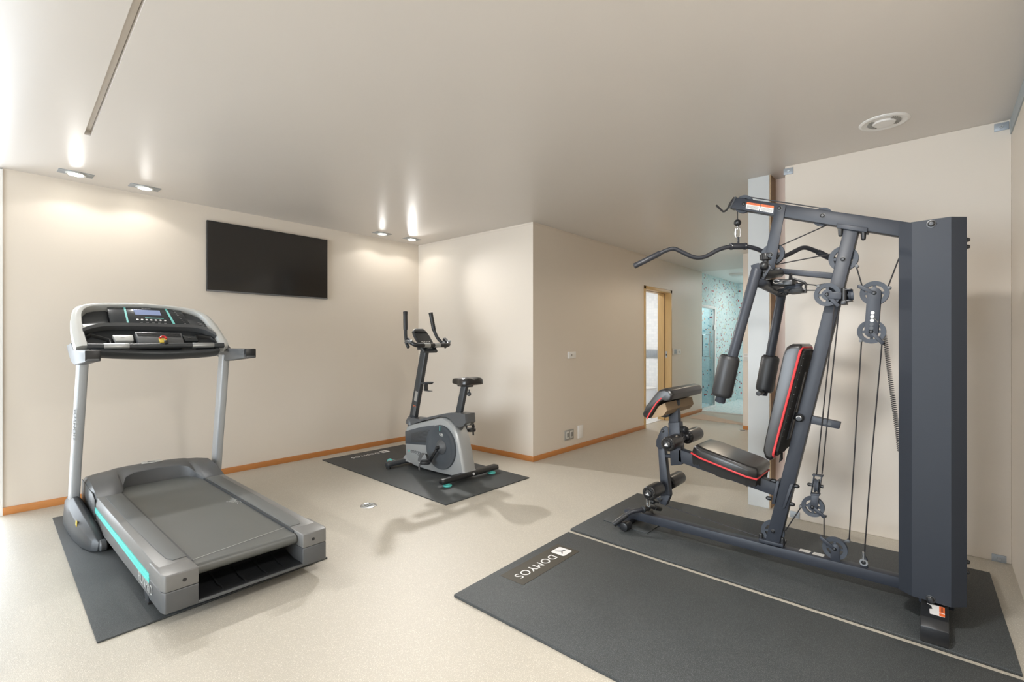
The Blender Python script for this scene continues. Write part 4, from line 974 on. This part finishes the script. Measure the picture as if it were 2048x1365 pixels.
# bracket and yokes
GP([(1656, 583), (1683.5, 585.5), (1682, 599), (1657, 598)], 'pulley_bracket', x=2.945, d=.006)
q = MB(); e = onX(1688, 590, 2.96); q.cyl(e + V(0, 0, .035), e + V(0, 0, -.045), .012); q.span(e + V(-.012, -.034, -.035), e + V(.05, -.002, -.028)); q.span(e + V(-.012, -.034, .022), e + V(.05, -.002, .029)); q.span(e + V(-.02, -.012, -.05), e + V(.05, .012, -.03)); q.build('swivel_hinge', 'black', gy, bevel=.003)
p5b = pulley(0, 0, .027, c=e + V(.025, -.022, -.002), axis=(.3, -1, .1))
c8 = p8[0]; yk = onX(1633, 990, GC)
q = MB(); q.prism(PX([(1622, 991), (1638, 992), (1636, 1014), (1631, 1021), (1623, 1020), (1620, 1014)], GC - .018), (.004, 0, 0)); q.prism(PX([(1622, 991), (1638, 992), (1636, 1014), (1623, 1020)], GC + .014), (.004, 0, 0)); q.prism(PX([(1622, 988), (1639, 989), (1639, 993), (1621, 992)], GC - .018), (.036, 0, 0)); q.build('lower_yoke', 'steel_frame', gy, bevel=.0015)
t0 = onX(1636, 951, GC); t1 = onX(1630, 990, GC)
q = MB()
for dy in (-.017, .017): q.bar(t0 + V(0, dy, 0), t1 + V(0, dy, 0), .03, .004, (1, 0, 0))
q.span(t0 + V(-.018, -.024, -.003), t0 + V(.018, .024, .003)); q.build('upper_yoke', 'steel_frame', gy, bevel=.001)
pc_ = onX(1634, 972, GC); p8b = pulley(0, 0, .036, c=pc_, axis=(0, 1, 0)); q = MB(); q.cyl(pc_ + V(0, -.028, 0), pc_ + V(0, .036, 0), .009); q.ball(pc_ + V(0, .036, 0), .010, 8); q.build('axle', 'black', gy)
q = MB()
for x in (-.018, .014): q.prism(PX([(1661, 1121), (1680, 1125), (1679, 1097), (1675, 1090), (1667, 1089), (1662, 1096)], GC + x), (.004, 0, 0))
q.build('base_yoke', 'steel_frame', gy, bevel=.001)
q = MB(); q.prism(PX([(1721, 1135), (1736, 1139), (1735, 1122), (1731, 1113), (1725, 1113), (1722, 1120)], GC - .008), (.016, 0, 0)); an_ = q.build('cable_anchor', 'steel_frame', gy, bevel=.002)
p = onX(1727.5, 1125, GC - .008); bolt(p, an_, .009); q = MB(); q.lathe([(.010, -.004), (.018, -.004), (.018, .004), (.010, .004)], p + V(-.004, 0, 0), (1, 0, 0), 20, closed=True); q.cyl(p + V(-.002, 0, .014), p + V(-.002, 0, .05), .007); q.build('cable_end', 'chrome', an_)
# worn sticker on the floor beam
def onbeam(px, py): return onZ(px, py, .1113)
for l in ([(1601, 1098), (1623, 1103.5), (1619, 1107.5), (1597, 1102)], [(1628, 1105), (1651, 1110.5), (1647, 1115), (1624, 1109)]):
    q = MB(); q.prism([onbeam(*k) for k in l], (0, 0, .0005)); st = q.build('worn_sticker', 'grey_plate', bb, smooth=False)
    a, b, c, d = [onbeam(*k) + V(0, 0, .0006) for k in l]; q = MB()
    for k in range(9): u = .06 + k * .105; q.bar(a.lerp(b, u), d.lerp(c, u), .004, .0004, (0, 1, 0))
    q.build('fine_print', 'offwhite', st, smooth=False)
# cables
def cable(lst, x=GC, r=.0031, xs=None):
    pts = [onX(a, b, (xs[i] if xs else x)) for i, (a, b) in enumerate(lst)]; q = MB(); q.tube(pts, r, 8); return q.build('cable', 'cable', gy)
cable([(1475, 440), (1475, 412), (1480, 400), (1492, 393.5), (1645, 417), (1657, 420), (1662, 432), (1655, 448)])
cable([(1654, 450.5), (1556, 494), (1540, 488)]); cable([(1552, 529.5), (1664, 508), (1680, 494)]); cable([(1711, 528), (1725, 575)]); cable([(1774, 579), (1797, 519), (1812, 490)])
cable([(1586, 566), (1633.5, 571), (1650, 568)], xs=[2.98, 2.965, 2.965]); cable([(1585, 581), (1635, 581)], xs=[2.98, 2.965]); cable([(1669, 610), (1633, 951)], xs=[2.965, GC]); cable([(1681, 598), (1678.5, 615), (1644, 948)], xs=[2.98, 2.98, GC])
cable([(1723, 684), (1698, 1085)]); cable([(1764, 686), (1742, 930), (1728.5, 1112)]); cable([(1648, 1032), (1648, 1075)]); cable([(1604, 1012), (1571, 1062)]); cable([(1530, 1078), (1334, 1013)])
# coiled cord with its small clip
a, b = onX(1769, 668, GC), onX(1800, 905, GC); n = 62 * 8
q = MB(); q.tube([a.lerp(b, k / n) + V(math.cos(k * math.pi / 4) * .009, math.sin(k * math.pi / 4) * .009, 0) for k in range(n)], .0017, 5); cc = q.build('coiled_cord', 'cable', gy)
q = MB(); q.tube(spline([onX(1747, 636, GC - .02), onX(1753, 641, GC - .022), onX(1758, 650, GC - .01), onX(1764, 660, GC), onX(1769, 668, GC)], 4), .003, 6); q.build('cord_end', 'chrome', cc)
# adjuster bar behind the post, knob in front
ab = GP([(1617, 831), (1681, 845.5), (1678, 859), (1615, 846.5)], 'adjuster_bar', x=GX + .012, d=.036, bevel=.002)
for px, py in ((1648.5, 846.5), (1659, 849)):
    q = MB(); q.lathe([(.001, 0), (.0085, 0), (.0085, .0006), (.001, .0006)], onX(px, py, GX + .012), (-1, 0, 0), 18); q.build('hole', 'black', ab)
k_ = onX(1600, 836, GX); q = MB(); q.lathe([(.001, .034), (.014, .033), (.021, .026), (.022, .012), (.015, .0), (.001, 0)], k_, (-1, 0, 0), 28); kn = q.build('locking_knob', 'black', mp)
q = MB(); q.tube([k_ + V(-.0325, math.cos(t) * .012, math.sin(t) * .012) for t in [math.pi * (.1 + .8 * i / 10) for i in range(11)]], .0018, 6); q.build('arrow_mark', 'print', kn)
# weight tower: near and far sheet-metal covers, plates and rods between
T0, T1 = .118, 1.783
def tower(f, nm):
    sec = [(2.842, .129), (2.804, .081), (2.791, -.0485), (2.837, -.0986), (2.90, -.0986), (2.90, -.094), (2.840, -.094), (2.796, -.046), (2.809, .079), (2.845, .124), (2.90, .124), (2.90, .129)]
    q = MB(); q.prism([V(f(x), y, T0) for x, y in sec], (0, 0, T1 - T0)); o = q.build(nm, 'cover', gy, smooth=False)
    q = MB(); q.prism([V(f(x), y, T1 - .004) for x, y in [(2.842, .127), (2.806, .081), (2.793, -.0485), (2.838, -.097), (2.90, -.097), (2.90, .127)]], (0, 0, .003)); q.build('top_cap', 'cover', o, smooth=False)
    return o
t1 = tower(lambda x: x, 'tower_cover'); t2 = tower(lambda x: 2 * GC - x, 'tower_cover')
for px, py in ((1863, 448), (1861, 1199)): bolt(onX(px, py, 2.797), t1, .013, (-1, .1, 0), .012)
for z in (1.69, 1.66, .30, .255): bolt((2.875, -.0986, z), t1, .009, (0, -1, 0), .012)
q = MB(); q.span((2.90, -.06, T1 - .08), (3.16, .06, T1 - .01)); q.build('tower_head', 'steel_frame', gy, bevel=.004)
q = MB(); q.span((2.90, -.06, .06), (3.16, .06, .115)); q.build('tower_foot', 'steel_frame', gy, bevel=.004)
for x in (2.95, 3.11): q = MB(); q.cyl((x, 0, .115), (x, 0, T1 - .08), .011); q.build('guide_rod', 'chrome', gy)
for k in range(12): q = MB(); q.span((2.91, -.055, .13 + k * .042), (3.15, .055, .13 + k * .042 + .038)); q.build('weight_plate', 'black', gy, bevel=.003)
# seat and its beam
GP([(1357, 899), (1556, 969), (1552, 994), (1356, 924)], 'seat_beam')
def pad_side(lst, x0, x1, name, m, par, bevel, seg=4, ctr=None):
    q = MB(); q.prism(PX(lst, x0), (x1 - x0, 0, 0)); return q.build(name, m, par, bevel=bevel, seg=seg, ang=50)
SX0, SX1 = 2.875, 3.185
def slope_pad(f0, f1, x0, x1, th, wf, name, m, par, bevel):
    """cushion between two ground-line points; wf narrows the front corners"""
    d = (f1 - f0).normalized(); n = V(1, 0, 0).cross(d); n = n if n.z > 0 else -n; L = (f1 - f0).length; q = MB(); lay = []
    for h, ins in ((0, .0), (th * .75, .0), (th, .016)):
        ring = []
        for u, w in ((ins, wf), (.06, 1), (L - .05, 1), (L - ins, .86)): ring.append(f0 + d * u + n * h + V((x0 + x1) / 2 - (x1 - x0) / 2 * w + ins * .8 - f0.x, 0, 0))
        for u, w in ((L - ins, .86), (L - .05, 1), (.06, 1), (ins, wf)): ring.append(f0 + d * u + n * h + V((x0 + x1) / 2 + (x1 - x0) / 2 * w - ins * .8 - f0.x, 0, 0))
        lay.append(ring)
    q.loft(lay); return q.build(name, m, par, bevel=bevel, seg=4, ang=60), d, n
f0, f1 = onX(1381, 912, SX0), onX(1497, 959, SX0); f1 = f1 + (f1 - f0) * .10; f0 = f0 - (f1 - f0) * .02
st, sd_, sn = slope_pad(f0, f1, SX0, SX1, .068, .80, 'seat', 'vinyl', gy, .014)
L = (f1 - f0).length; xm = (SX0 + SX1) / 2; hw_ = (SX1 - SX0) / 2
def around(ins=0, h=0):
    r = []
    for u, w in ((0, .80), (.06, 1), (L - .05, 1), (L, .86)): r.append(f0 + sd_ * u + sn * h + V(xm - hw_ * w - ins - f0.x, 0, 0))
    for u, w in ((L, .86), (L - .05, 1), (.06, 1), (0, .80)): r.append(f0 + sd_ * u + sn * h + V(xm + hw_ * w + ins - f0.x, 0, 0))
    return r
q = MB(); q.tube(around(.001, .008), .0055, 8, closed=True); q.build('red_piping', 'red', st)
q = MB(); up_ = around(-.006, .003); lo_ = []
for i in range(len(up_)):
    a, b = up_[i], up_[(i + 1) % len(up_)]
    for k in range(5): lo_.append(a.lerp(b, k / 5))
q.loft([lo_, [p - V(0, 0, .036 + .026 * random.random()) - (p - (f0 + f1) / 2) * .03 for p in lo_]], cap=False); q.build('torn_underside', 'backing', st, smooth=False)
q = MB(); bp0 = around(-.02, -.002); q.prism(bp0, sn * -.012); q.build('seat_board', 'board', st)
# backrest: cushion on the passage side, board and torn cloth on the back
BX0, BX1 = 2.875, 3.185
side = [(1525, 905), (1528, 888), (1567, 705), (1573, 693), (1583, 688), (1600, 688), (1604, 694), (1546, 918), (1540, 924), (1530, 920)]
sp3 = PX(side, BX0); ctr = sum(sp3, V(0, 0, 0)) / len(sp3)
def taper(p, x):
    """backrest narrows a little to its ends"""
    return V(x, p.y, p.z)
bdir = (onX(1578, 690, BX0) - onX(1533, 915, BX0)).normalized()
q = MB(); rings = []
for x, s in ((BX0, .94), (BX0 + .012, .99), (BX0 + .04, 1.0), (BX1 - .04, 1.0), (BX1 - .012, .99), (BX1, .94)):
    rings.append([V(x, ctr.y + (p.y - ctr.y) * (1), ctr.z + (p.z - ctr.z) * s) if False else (V(x, 0, 0) + V(0, (ctr + (p - ctr) * s).y, (ctr + (p - ctr) * s).z)) for p in sp3])
q.loft(rings); br = q.build('backrest', 'vinyl', gy, bevel=.006, seg=3, ang=50)
e0 = onX(1544, 917, BX0 - .001); e1 = onX(1602, 696, BX0 - .001)
e0x, e1x = e0 + V(BX1 - BX0 + .002, 0, 0), e1 + V(BX1 - BX0 + .002, 0, 0)
q = MB(); loop = fillet([e0.lerp(e1, .5), e1, e1x, e0x, e0, e0.lerp(e1, .5)], .04, 5)[:-1]; q.tube(loop, .0062, 8, closed=True); q.build('red_piping', 'red', br)
bn = V(1, 0, 0).cross(bdir); bn = bn if bn.y < 0 else -bn
q = MB(); rr = []
for u, w in ((.02, .80), (.08, .96), (.92, .96), (.98, .80)): rr.append((u, w, -1))
cc_ = [(.02, -.80), (.07, -.96), (.93, -.96), (.98, -.80), (.98, .80), (.93, .96), (.07, .96), (.02, .80)]
def bpt(u, w, h): p = e0.lerp(e1, u); return V((BX0 + BX1) / 2 + (BX1 - BX0) / 2 * w, p.y, p.z) + bn * h
edge = []
for i in range(8):
    (u0, w0), (u1, w1) = cc_[i], cc_[(i + 1) % 8]
    for k in range(6): edge.append((u0 + (u1 - u0) * k / 6, w0 + (w1 - w0) * k / 6))
q.loft([[bpt(u, w, 0) for u, w in edge], [bpt(u, w * (.96 + .05 * random.random()), .012 + .008 * random.random()) for u, w in edge], [bpt(.5 + (u - .5) * .9, w * .86, .022) for u, w in edge]]); q.build('back_board', 'backing', br, smooth=False)
q = MB(); fl = [bpt(.03, -.5, .02), bpt(.03, -.2, .02), bpt(-.03, -.25, .03), bpt(-.055, -.45, .022), bpt(-.02, -.55, .03)]; q.prism(fl, bn * .002); q.build('torn_scrap', 'backing', br, smooth=False)
q = MB()
for k in range(14): q.cyl(bpt(.08 + k * .064, -.88, .017), bpt(.08 + k * .064, -.88, .0205), .0022, n=8)
q.build('staples', 'grey_mid', br)
GP([(1601, 742), (1609, 744), (1577, 880), (1568, 880)], 'backrest_bracket', x=GX + .004, d=.052)
GP([(1590, 826), (1600, 828), (1600, 842), (1587, 840)], 'backrest_pin', 'black', x=GX + .01, d=.04)
# front upright, leg lever and rollers
LX0, LX1 = 3.0, 3.06
GP([(1337.5, 800), (1355, 801), (1357, 850), (1337, 850)], 'inner_upright', x=LX0 + .005, d=.045)
fu = GP([(1336, 846), (1358.5, 845), (1364, 930), (1341, 932)], 'front_upright', x=LX0, d=.06)
GP([(1322, 858), (1330, 852), (1336, 855), (1337, 872), (1328, 896), (1318, 899), (1312, 893), (1312, 882)], 'pivot_plate', x=LX0 - .008, d=.006, bevel=.002)
lv = GP([(1315, 892), (1328, 893), (1336, 963), (1340, 992), (1331, 1013), (1320, 1008), (1320, 965)], 'leg_lever', x=LX0 + .004, d=.045)
GP([(1312, 997), (1334, 990), (1340, 993), (1331, 1013), (1322, 1008)], 'lever_plate', x=LX0 - .006, d=.006, par=lv, bevel=.002)
for px, py in ((1326, 862), (1321, 1000)): bolt(onX(px, py, LX0 - .008), lv, .009)
q = MB(); a = onX(1331, 912.5, LX0 + .02); b = onX(1342, 912.5, LX0 + .02); q.cyl(a, b, .013); q.build('stop_bumper', 'steel_frame', fu, bevel=.002)
kk = onX(1366, 859, LX0 + .02); q = MB(); q.cyl(kk + V(0, .03, 0), kk, .010); q.lathe([(.001, .05), (.018, .048), (.022, .038), (.020, .008), (.014, 0), (.001, 0)], kk + V(0, .012, 0), (-.5, -1, .05), 16); q.build('adjusting_knob', 'black', fu, bevel=.001)
def rollers(y, z, x0=2.815, x1=3.305, r=.044, logo=True):
    q = MB(); q.cyl((x0 + .01, y, z), (x1 - .01, y, z), .013); q.build('roller_bar', 'steel_frame', gy)
    for a, b in ((x0, 2.965), (3.105, x1)):
        q = MB(); rings = [(.018, a - .001), (r * .8, a), (r * .97, a + .006), (r, a + .014), (r, b - .014), (r * .97, b - .006), (r * .8, b), (.018, b + .001)]
        q.lathe([(rr_, h) for rr_, h in rings], (0, y, z), (1, 0, 0), 36); ro = q.build('foam_roller', 'vinyl', gy, ang=50)
        q = MB()
        for k in range(16): an = 2 * math.pi * k / 16; q.ball(V(a + .002, y + math.cos(an) * r * .72, z + math.sin(an) * r * .72), .0075, 6, (.7, 1, 1))
        q.build('gathered_rim', 'backing', ro)
        q = MB(); q.lathe([(.001, -.014), (.014, -.014), (.022, -.009), (.026, 0), (.001, 0)], (a, y, z), (1, 0, 0), 24); cp = q.build('end_cap', 'black', ro)
        if a == x0:
            q = MB()
            for k, (u, hgt) in enumerate(((-.0085, .006), (-.001, .0115), (.0065, .017))):
                q.prism([V(a - .0145, y - u + .0025, z - .008), V(a - .0145, y - u - .0035, z - .008), V(a - .0145, y - u - .0035 + (hgt - .002) * .5, z - .008 + hgt * .8), V(a - .0145, y - u + .0025 + hgt * .45, z - .008 + hgt)], (-.0006, 0, 0))
            q.build('emblem', 'print', cp, smooth=False)
rollers(1.215, .634); rollers(1.335, .315)
# arm-curl pad
prof = [(1287, 836), (1284.5, 829), (1290, 815), (1312, 786), (1320, 779.5), (1331, 777), (1342, 781), (1347, 790), (1344, 800), (1336, 803), (1327, 800), (1318, 806), (1297, 838)]
cpf = PX(prof, 2.815); ct = sum(cpf, V(0, 0, 0)) / len(cpf); q = MB(); rings = []
for x, s in ((2.805, .84), (2.815, .97), (2.84, 1), (3.27, 1), (3.30, .97), (3.31, .84)): rings.append([V(x, (ct + (p - ct) * s).y, (ct + (p - ct) * s).z) for p in cpf])
q.loft(rings); ac = q.build('arm_pad', 'vinyl', gy, bevel=.004, seg=3, ang=50)
q = MB(); q.tube(spline(PX([(1294, 838), (1298, 830), (1312, 808), (1323, 797)], 2.808), 4), .005, 8); q.build('red_piping', 'red', ac)
q = MB(); q.prism(PX([(1302, 838), (1317, 813), (1330, 806), (1334, 822), (1326, 832)], 2.835), (.43, 0, 0)); q.build('pad_board', 'board', ac)
q = MB(); q.prism(PX([(1321, 834), (1335, 812), (1340, 806), (1340, 830), (1331, 836)], 2.97), (.10, 0, 0)); q.build('pad_bracket', 'black', ac, bevel=.003)
q = MB(); q.cyl(onX(1356, 813, 3.06), onX(1374, 797, 3.27), .006); q.build('brace_rod', 'steel_frame', ac)
# press arms
NX, FX = 2.72, 3.34
n0, n1 = onX(1514, 538, NX), onX(1439.5, 805, NX); e0_, e1_ = onX(1564, 584, FX), onX(1525.5, 791, FX)
for nm, a, b, ra, rb, gd in (('near', n0, n1, onX(1459.5, 714, NX), onX(1443, 792, NX), 1), ('far', e0_, e1_, onX(1541.5, 714, FX), onX(1528.5, 782, FX), -1)):
    q = MB(); q.cyl(a, b, .026, n=28); pa = q.build('press_arm', 'steel_frame', gy, bevel=.003)
    dr_ = (rb - ra).normalized(); Lr = (rb - ra).length; q = MB()
    q.lathe([(.028, 0), (.042, -.004), (.049, .004), (.0515, .016), (.0515, Lr - .016), (.049, Lr - .004), (.042, Lr + .004), (.028, Lr)], ra, dr_, 40); fr = q.build('foam_roller', 'black_soft', pa, ang=50)
    q = MB()
    u_ = dr_.orthogonal().normalized(); w_ = dr_.cross(u_)
    for k in range(18): an = 2 * math.pi * k / 18; q.ball(ra - dr_ * .002 + (u_ * math.cos(an) + w_ * math.sin(an)) * .036, .006, 6)
    q.build('gathered_rim', 'backing', fr)
    g0 = rb + dr_ * .008; q = MB(); q.cyl(g0, g0 + V(gd * .115, 0, .0), .0115); q.cyl(g0 + V(gd * .05, 0, 0), g0 + V(gd * .13, 0, 0), .0145); q.build('hand_grip', 'black_soft', pa, bevel=.003)
q = MB(); a = n0 + V(.03, -.01, -.07); b = V(FX, e0_.y + .012, e0_.z + .01); q.tube(fillet([n0.lerp(n1, .09) + V(.01, 0, 0), a + V(.02, 0, 0), b + V(-.06, 0, -.012), e0_ + V(0, 0, -.015)], .05), .026, 18); q.build('arm_crossbar', 'steel_frame', gy)
pl_ = [(1501, 531), (1516, 526), (1537, 529), (1543, 534), (1524, 565), (1513, 573)]
GP(pl_, 'arm_bracket', x=NX + .03, d=.006, bevel=.002)
GP(pl_, 'arm_bracket', x=NX + .09, d=.006, bevel=.002)
kb_ = onX(1528, 532, NX + .02); q = MB(); q.ball(kb_, .022, 12); q.cyl(kb_, kb_ + V(.05, -.01, 0), .012); q.build('ball_knob', 'black', gy)
kz = onX(1531, 520, NX + .06); q = MB()
q.lathe([(.001, .036), (.020, .034), (.024, .024), (.022, .0), (.014, -.006), (.014, -.03), (.001, -.03)], kz, (0, 0, 1), 24)
for k in range(10): an = 2 * math.pi * k / 10; q.cyl(kz + V(math.cos(an) * .023, math.sin(an) * .023, 0), kz + V(math.cos(an) * .024, math.sin(an) * .024, .028), .0045, n=8)
q.build('star_knob', 'black', gy)
for px, py in ((1541, 510), (1527.5, 543)): bolt(onX(px, py, NX + .03), gy, .010)
q = MB(); q.cyl(onX(1521, 552, NX + .03), onX(1560, 547, GX), .022); q.cyl(onX(1540, 545, GX - .09), onX(1556, 545, GB_ + .2), .02); q.build('pivot_shaft', 'black', gy, bevel=.002)
hs = onX(1560, 566, 2.96)
q = MB(); q.prism([V(2.90, y, z) for y, z in [(hs.y + .06, hs.z + .018), (hs.y - .075, hs.z + .008), (hs.y - .08, hs.z - .022), (hs.y + .055, hs.z - .020), (hs.y + .065, hs.z)]], (.12, 0, 0)); ph = q.build('pulley_housing', 'black', gy, bevel=.008, seg=3)
pulley(0, 0, .045, c=hs + V(.02, -.06, -.03), axis=(.1, .1, 1)); pulley(0, 0, .045, c=hs + V(.14, .0, -.035), axis=(.1, .1, 1))
q = MB(); q.lathe([(.001, -.012), (.03, -.01), (.036, 0), (.03, .01), (.001, .012)], hs + V(-.03, -.085, -.055), (.1, .1, 1), 24); q.build('rubber_stop', 'grey_dark', gy)
q = MB(); q.tube(fillet(PX([(1578, 556), (1590, 559), (1612, 566), (1611.5, 578), (1608, 584)], 2.955), .015), .006, 8); q.build('cable_guide', 'black', gy)
q = MB(); q.span(onX(1606, 582, 2.955) + V(-.01, -.016, -.012), onX(1606, 582, 2.955) + V(.02, .016, .010)); q.build('guide_block', 'black', gy, bevel=.002)
q = MB(); q.span(onX(1575, 565.5, 2.89) + V(0, -.022, -.012), onX(1575, 565.5, 2.89) + V(.02, .022, .012)); q.cyl(onX(1580.5, 563, 2.90), onX(1581.5, 549, 2.96), .008); q.build('spring_clip_block', 'black', gy, bevel=.002)
q = MB(); q.tube(spline(PX([(1565, 564), (1557, 566), (1549, 567), (1546, 563.5), (1549, 560.5), (1556, 561), (1559, 562.5)], 2.892), 4), .0032, 8); q.build('snap_hook', 'chrome', ph)

# ------------------------------------------------------------------ bars hanging from the multi gym
BD = V(.62, -.78, 0).normalized()
bc = onX(1476.5, 493, GC)
lb = thing('lat_bar', 'bent black pull-down bar hanging from the top beam of the multi gym', 'pull-down bar', (bc.x, bc.y, bc.z))
def LB(s, dz): return bc + BD * s + V(0, 0, dz)
half = [(.0, .0), (.085, .0), (.225, -.082), (.375, -.006), (.43, -.025), (.59, -.105)]
pts = [LB(-s, z) for s, z in half[:0:-1]] + [LB(s, z) for s, z in half[1:]]
q = MB(); q.tube(fillet(pts, .07, 8), .0125, 14); q.build('bar', 'bar_grey', lb)
for sg in (-1, 1): q = MB(); q.cyl(LB(sg * .455, -.0375), LB(sg * .605, -.1125), .0165); q.build('grip', 'bar_grey', lb, bevel=.002)
q = MB(); q.cyl(LB(-.038, 0), LB(.038, 0), .018); q.cyl(LB(-.046, 0), LB(-.032, 0), .0205); q.cyl(LB(.032, 0), LB(.046, 0), .0205); q.bar(LB(0, .015), LB(0, .055), .012, .006, BD); q.build('centre_collar', 'bar_grey', lb, bevel=.0015)
for sg in (-1, 1): q = MB(); q.ball(LB(sg * .039, 0) + V(-.017, -.012, 0), .005, 6); q.build('rivet', 'chrome', lb)
tp = onX(1475, 456, GC); bt = LB(0, .05)
q = MB(); h_ = (tp - bt).length / 2 - .012; cz = (tp + bt) / 2; w_ = .013
q.tube([cz + BD * w_ * math.cos(t) + V(0, 0, (h_ if math.sin(t) > 0 else -h_) + w_ * math.sin(t)) for t in [2 * math.pi * k / 20 for k in range(20)]], .0036, 8, closed=True); q.build('chain_link', 'chrome', lb)
q = MB(); q.cyl(cz - BD * w_ + V(0, 0, -.014), cz - BD * w_ + V(0, 0, .014), .0062); q.build('link_nut', 'chrome', lb)
ball = onX(1475, 446, GC); q = MB(); q.ball(ball, .0205, 14); cb_ = q.build('cable_ball', 'black', gy); q = MB(); q.cyl(ball + V(0, 0, -.04), ball + V(0, 0, -.015), .004); q.build('swivel', 'chrome', cb_)
rc = onX(1290, 1012, 3.02)
cbr = thing('curl_bar', 'short bent black bar clipped to the low cable at the front of the multi gym', 'curl bar', (rc.x, rc.y, .03))
ce = V(3.02, 1.455, .145)
l_end = onX(1227, 1050, 2.845); l_mid = onX(1262, 1024, 2.93); r_mid = V(3.10, 1.45, .135); r_end = onX(1320, 1018, 3.24)
q = MB(); q.tube(fillet([l_end, l_mid, V(2.98, 1.46, .142), V(3.06, 1.452, .142), r_mid, r_end], .05, 6), .0135, 14); q.build('bar', 'bar_grey', cbr)
q = MB(); q.cyl(l_end, l_end.lerp(l_mid, .75), .0175); q.build('grip', 'black_soft', cbr, bevel=.002)
q = MB(); q.cyl(r_end, r_end.lerp(r_mid, .7), .0175); q.build('grip', 'black_soft', cbr, bevel=.002)
q = MB(); q.cyl(V(2.985, 1.459, .142), V(3.055, 1.453, .142), .0195); q.cyl(V(2.99, 1.459, .142), V(3.0, 1.458, .142), .022); q.cyl(V(3.04, 1.454, .142), V(3.05, 1.453, .142), .022); q.build('centre_collar', 'black', cbr, bevel=.001)
hk = onX(1297, 1004, 2.99); q = MB(); c2 = hk
q.tube([c2 + V(0, .011 * math.cos(t), (.022 if math.sin(t) > 0 else -.022) + .011 * math.sin(t)) for t in [2 * math.pi * k / 20 for k in range(20)]], .0042, 8, closed=True); q.build('carabiner', 'chrome', cbr)
kb2 = onX(1306, 1004, 3.0); q = MB(); q.ball(kb2, .017, 12); q.cyl(kb2, onX(1318, 1006, 3.02), .006); q.build('cable_ball', 'black', gy)
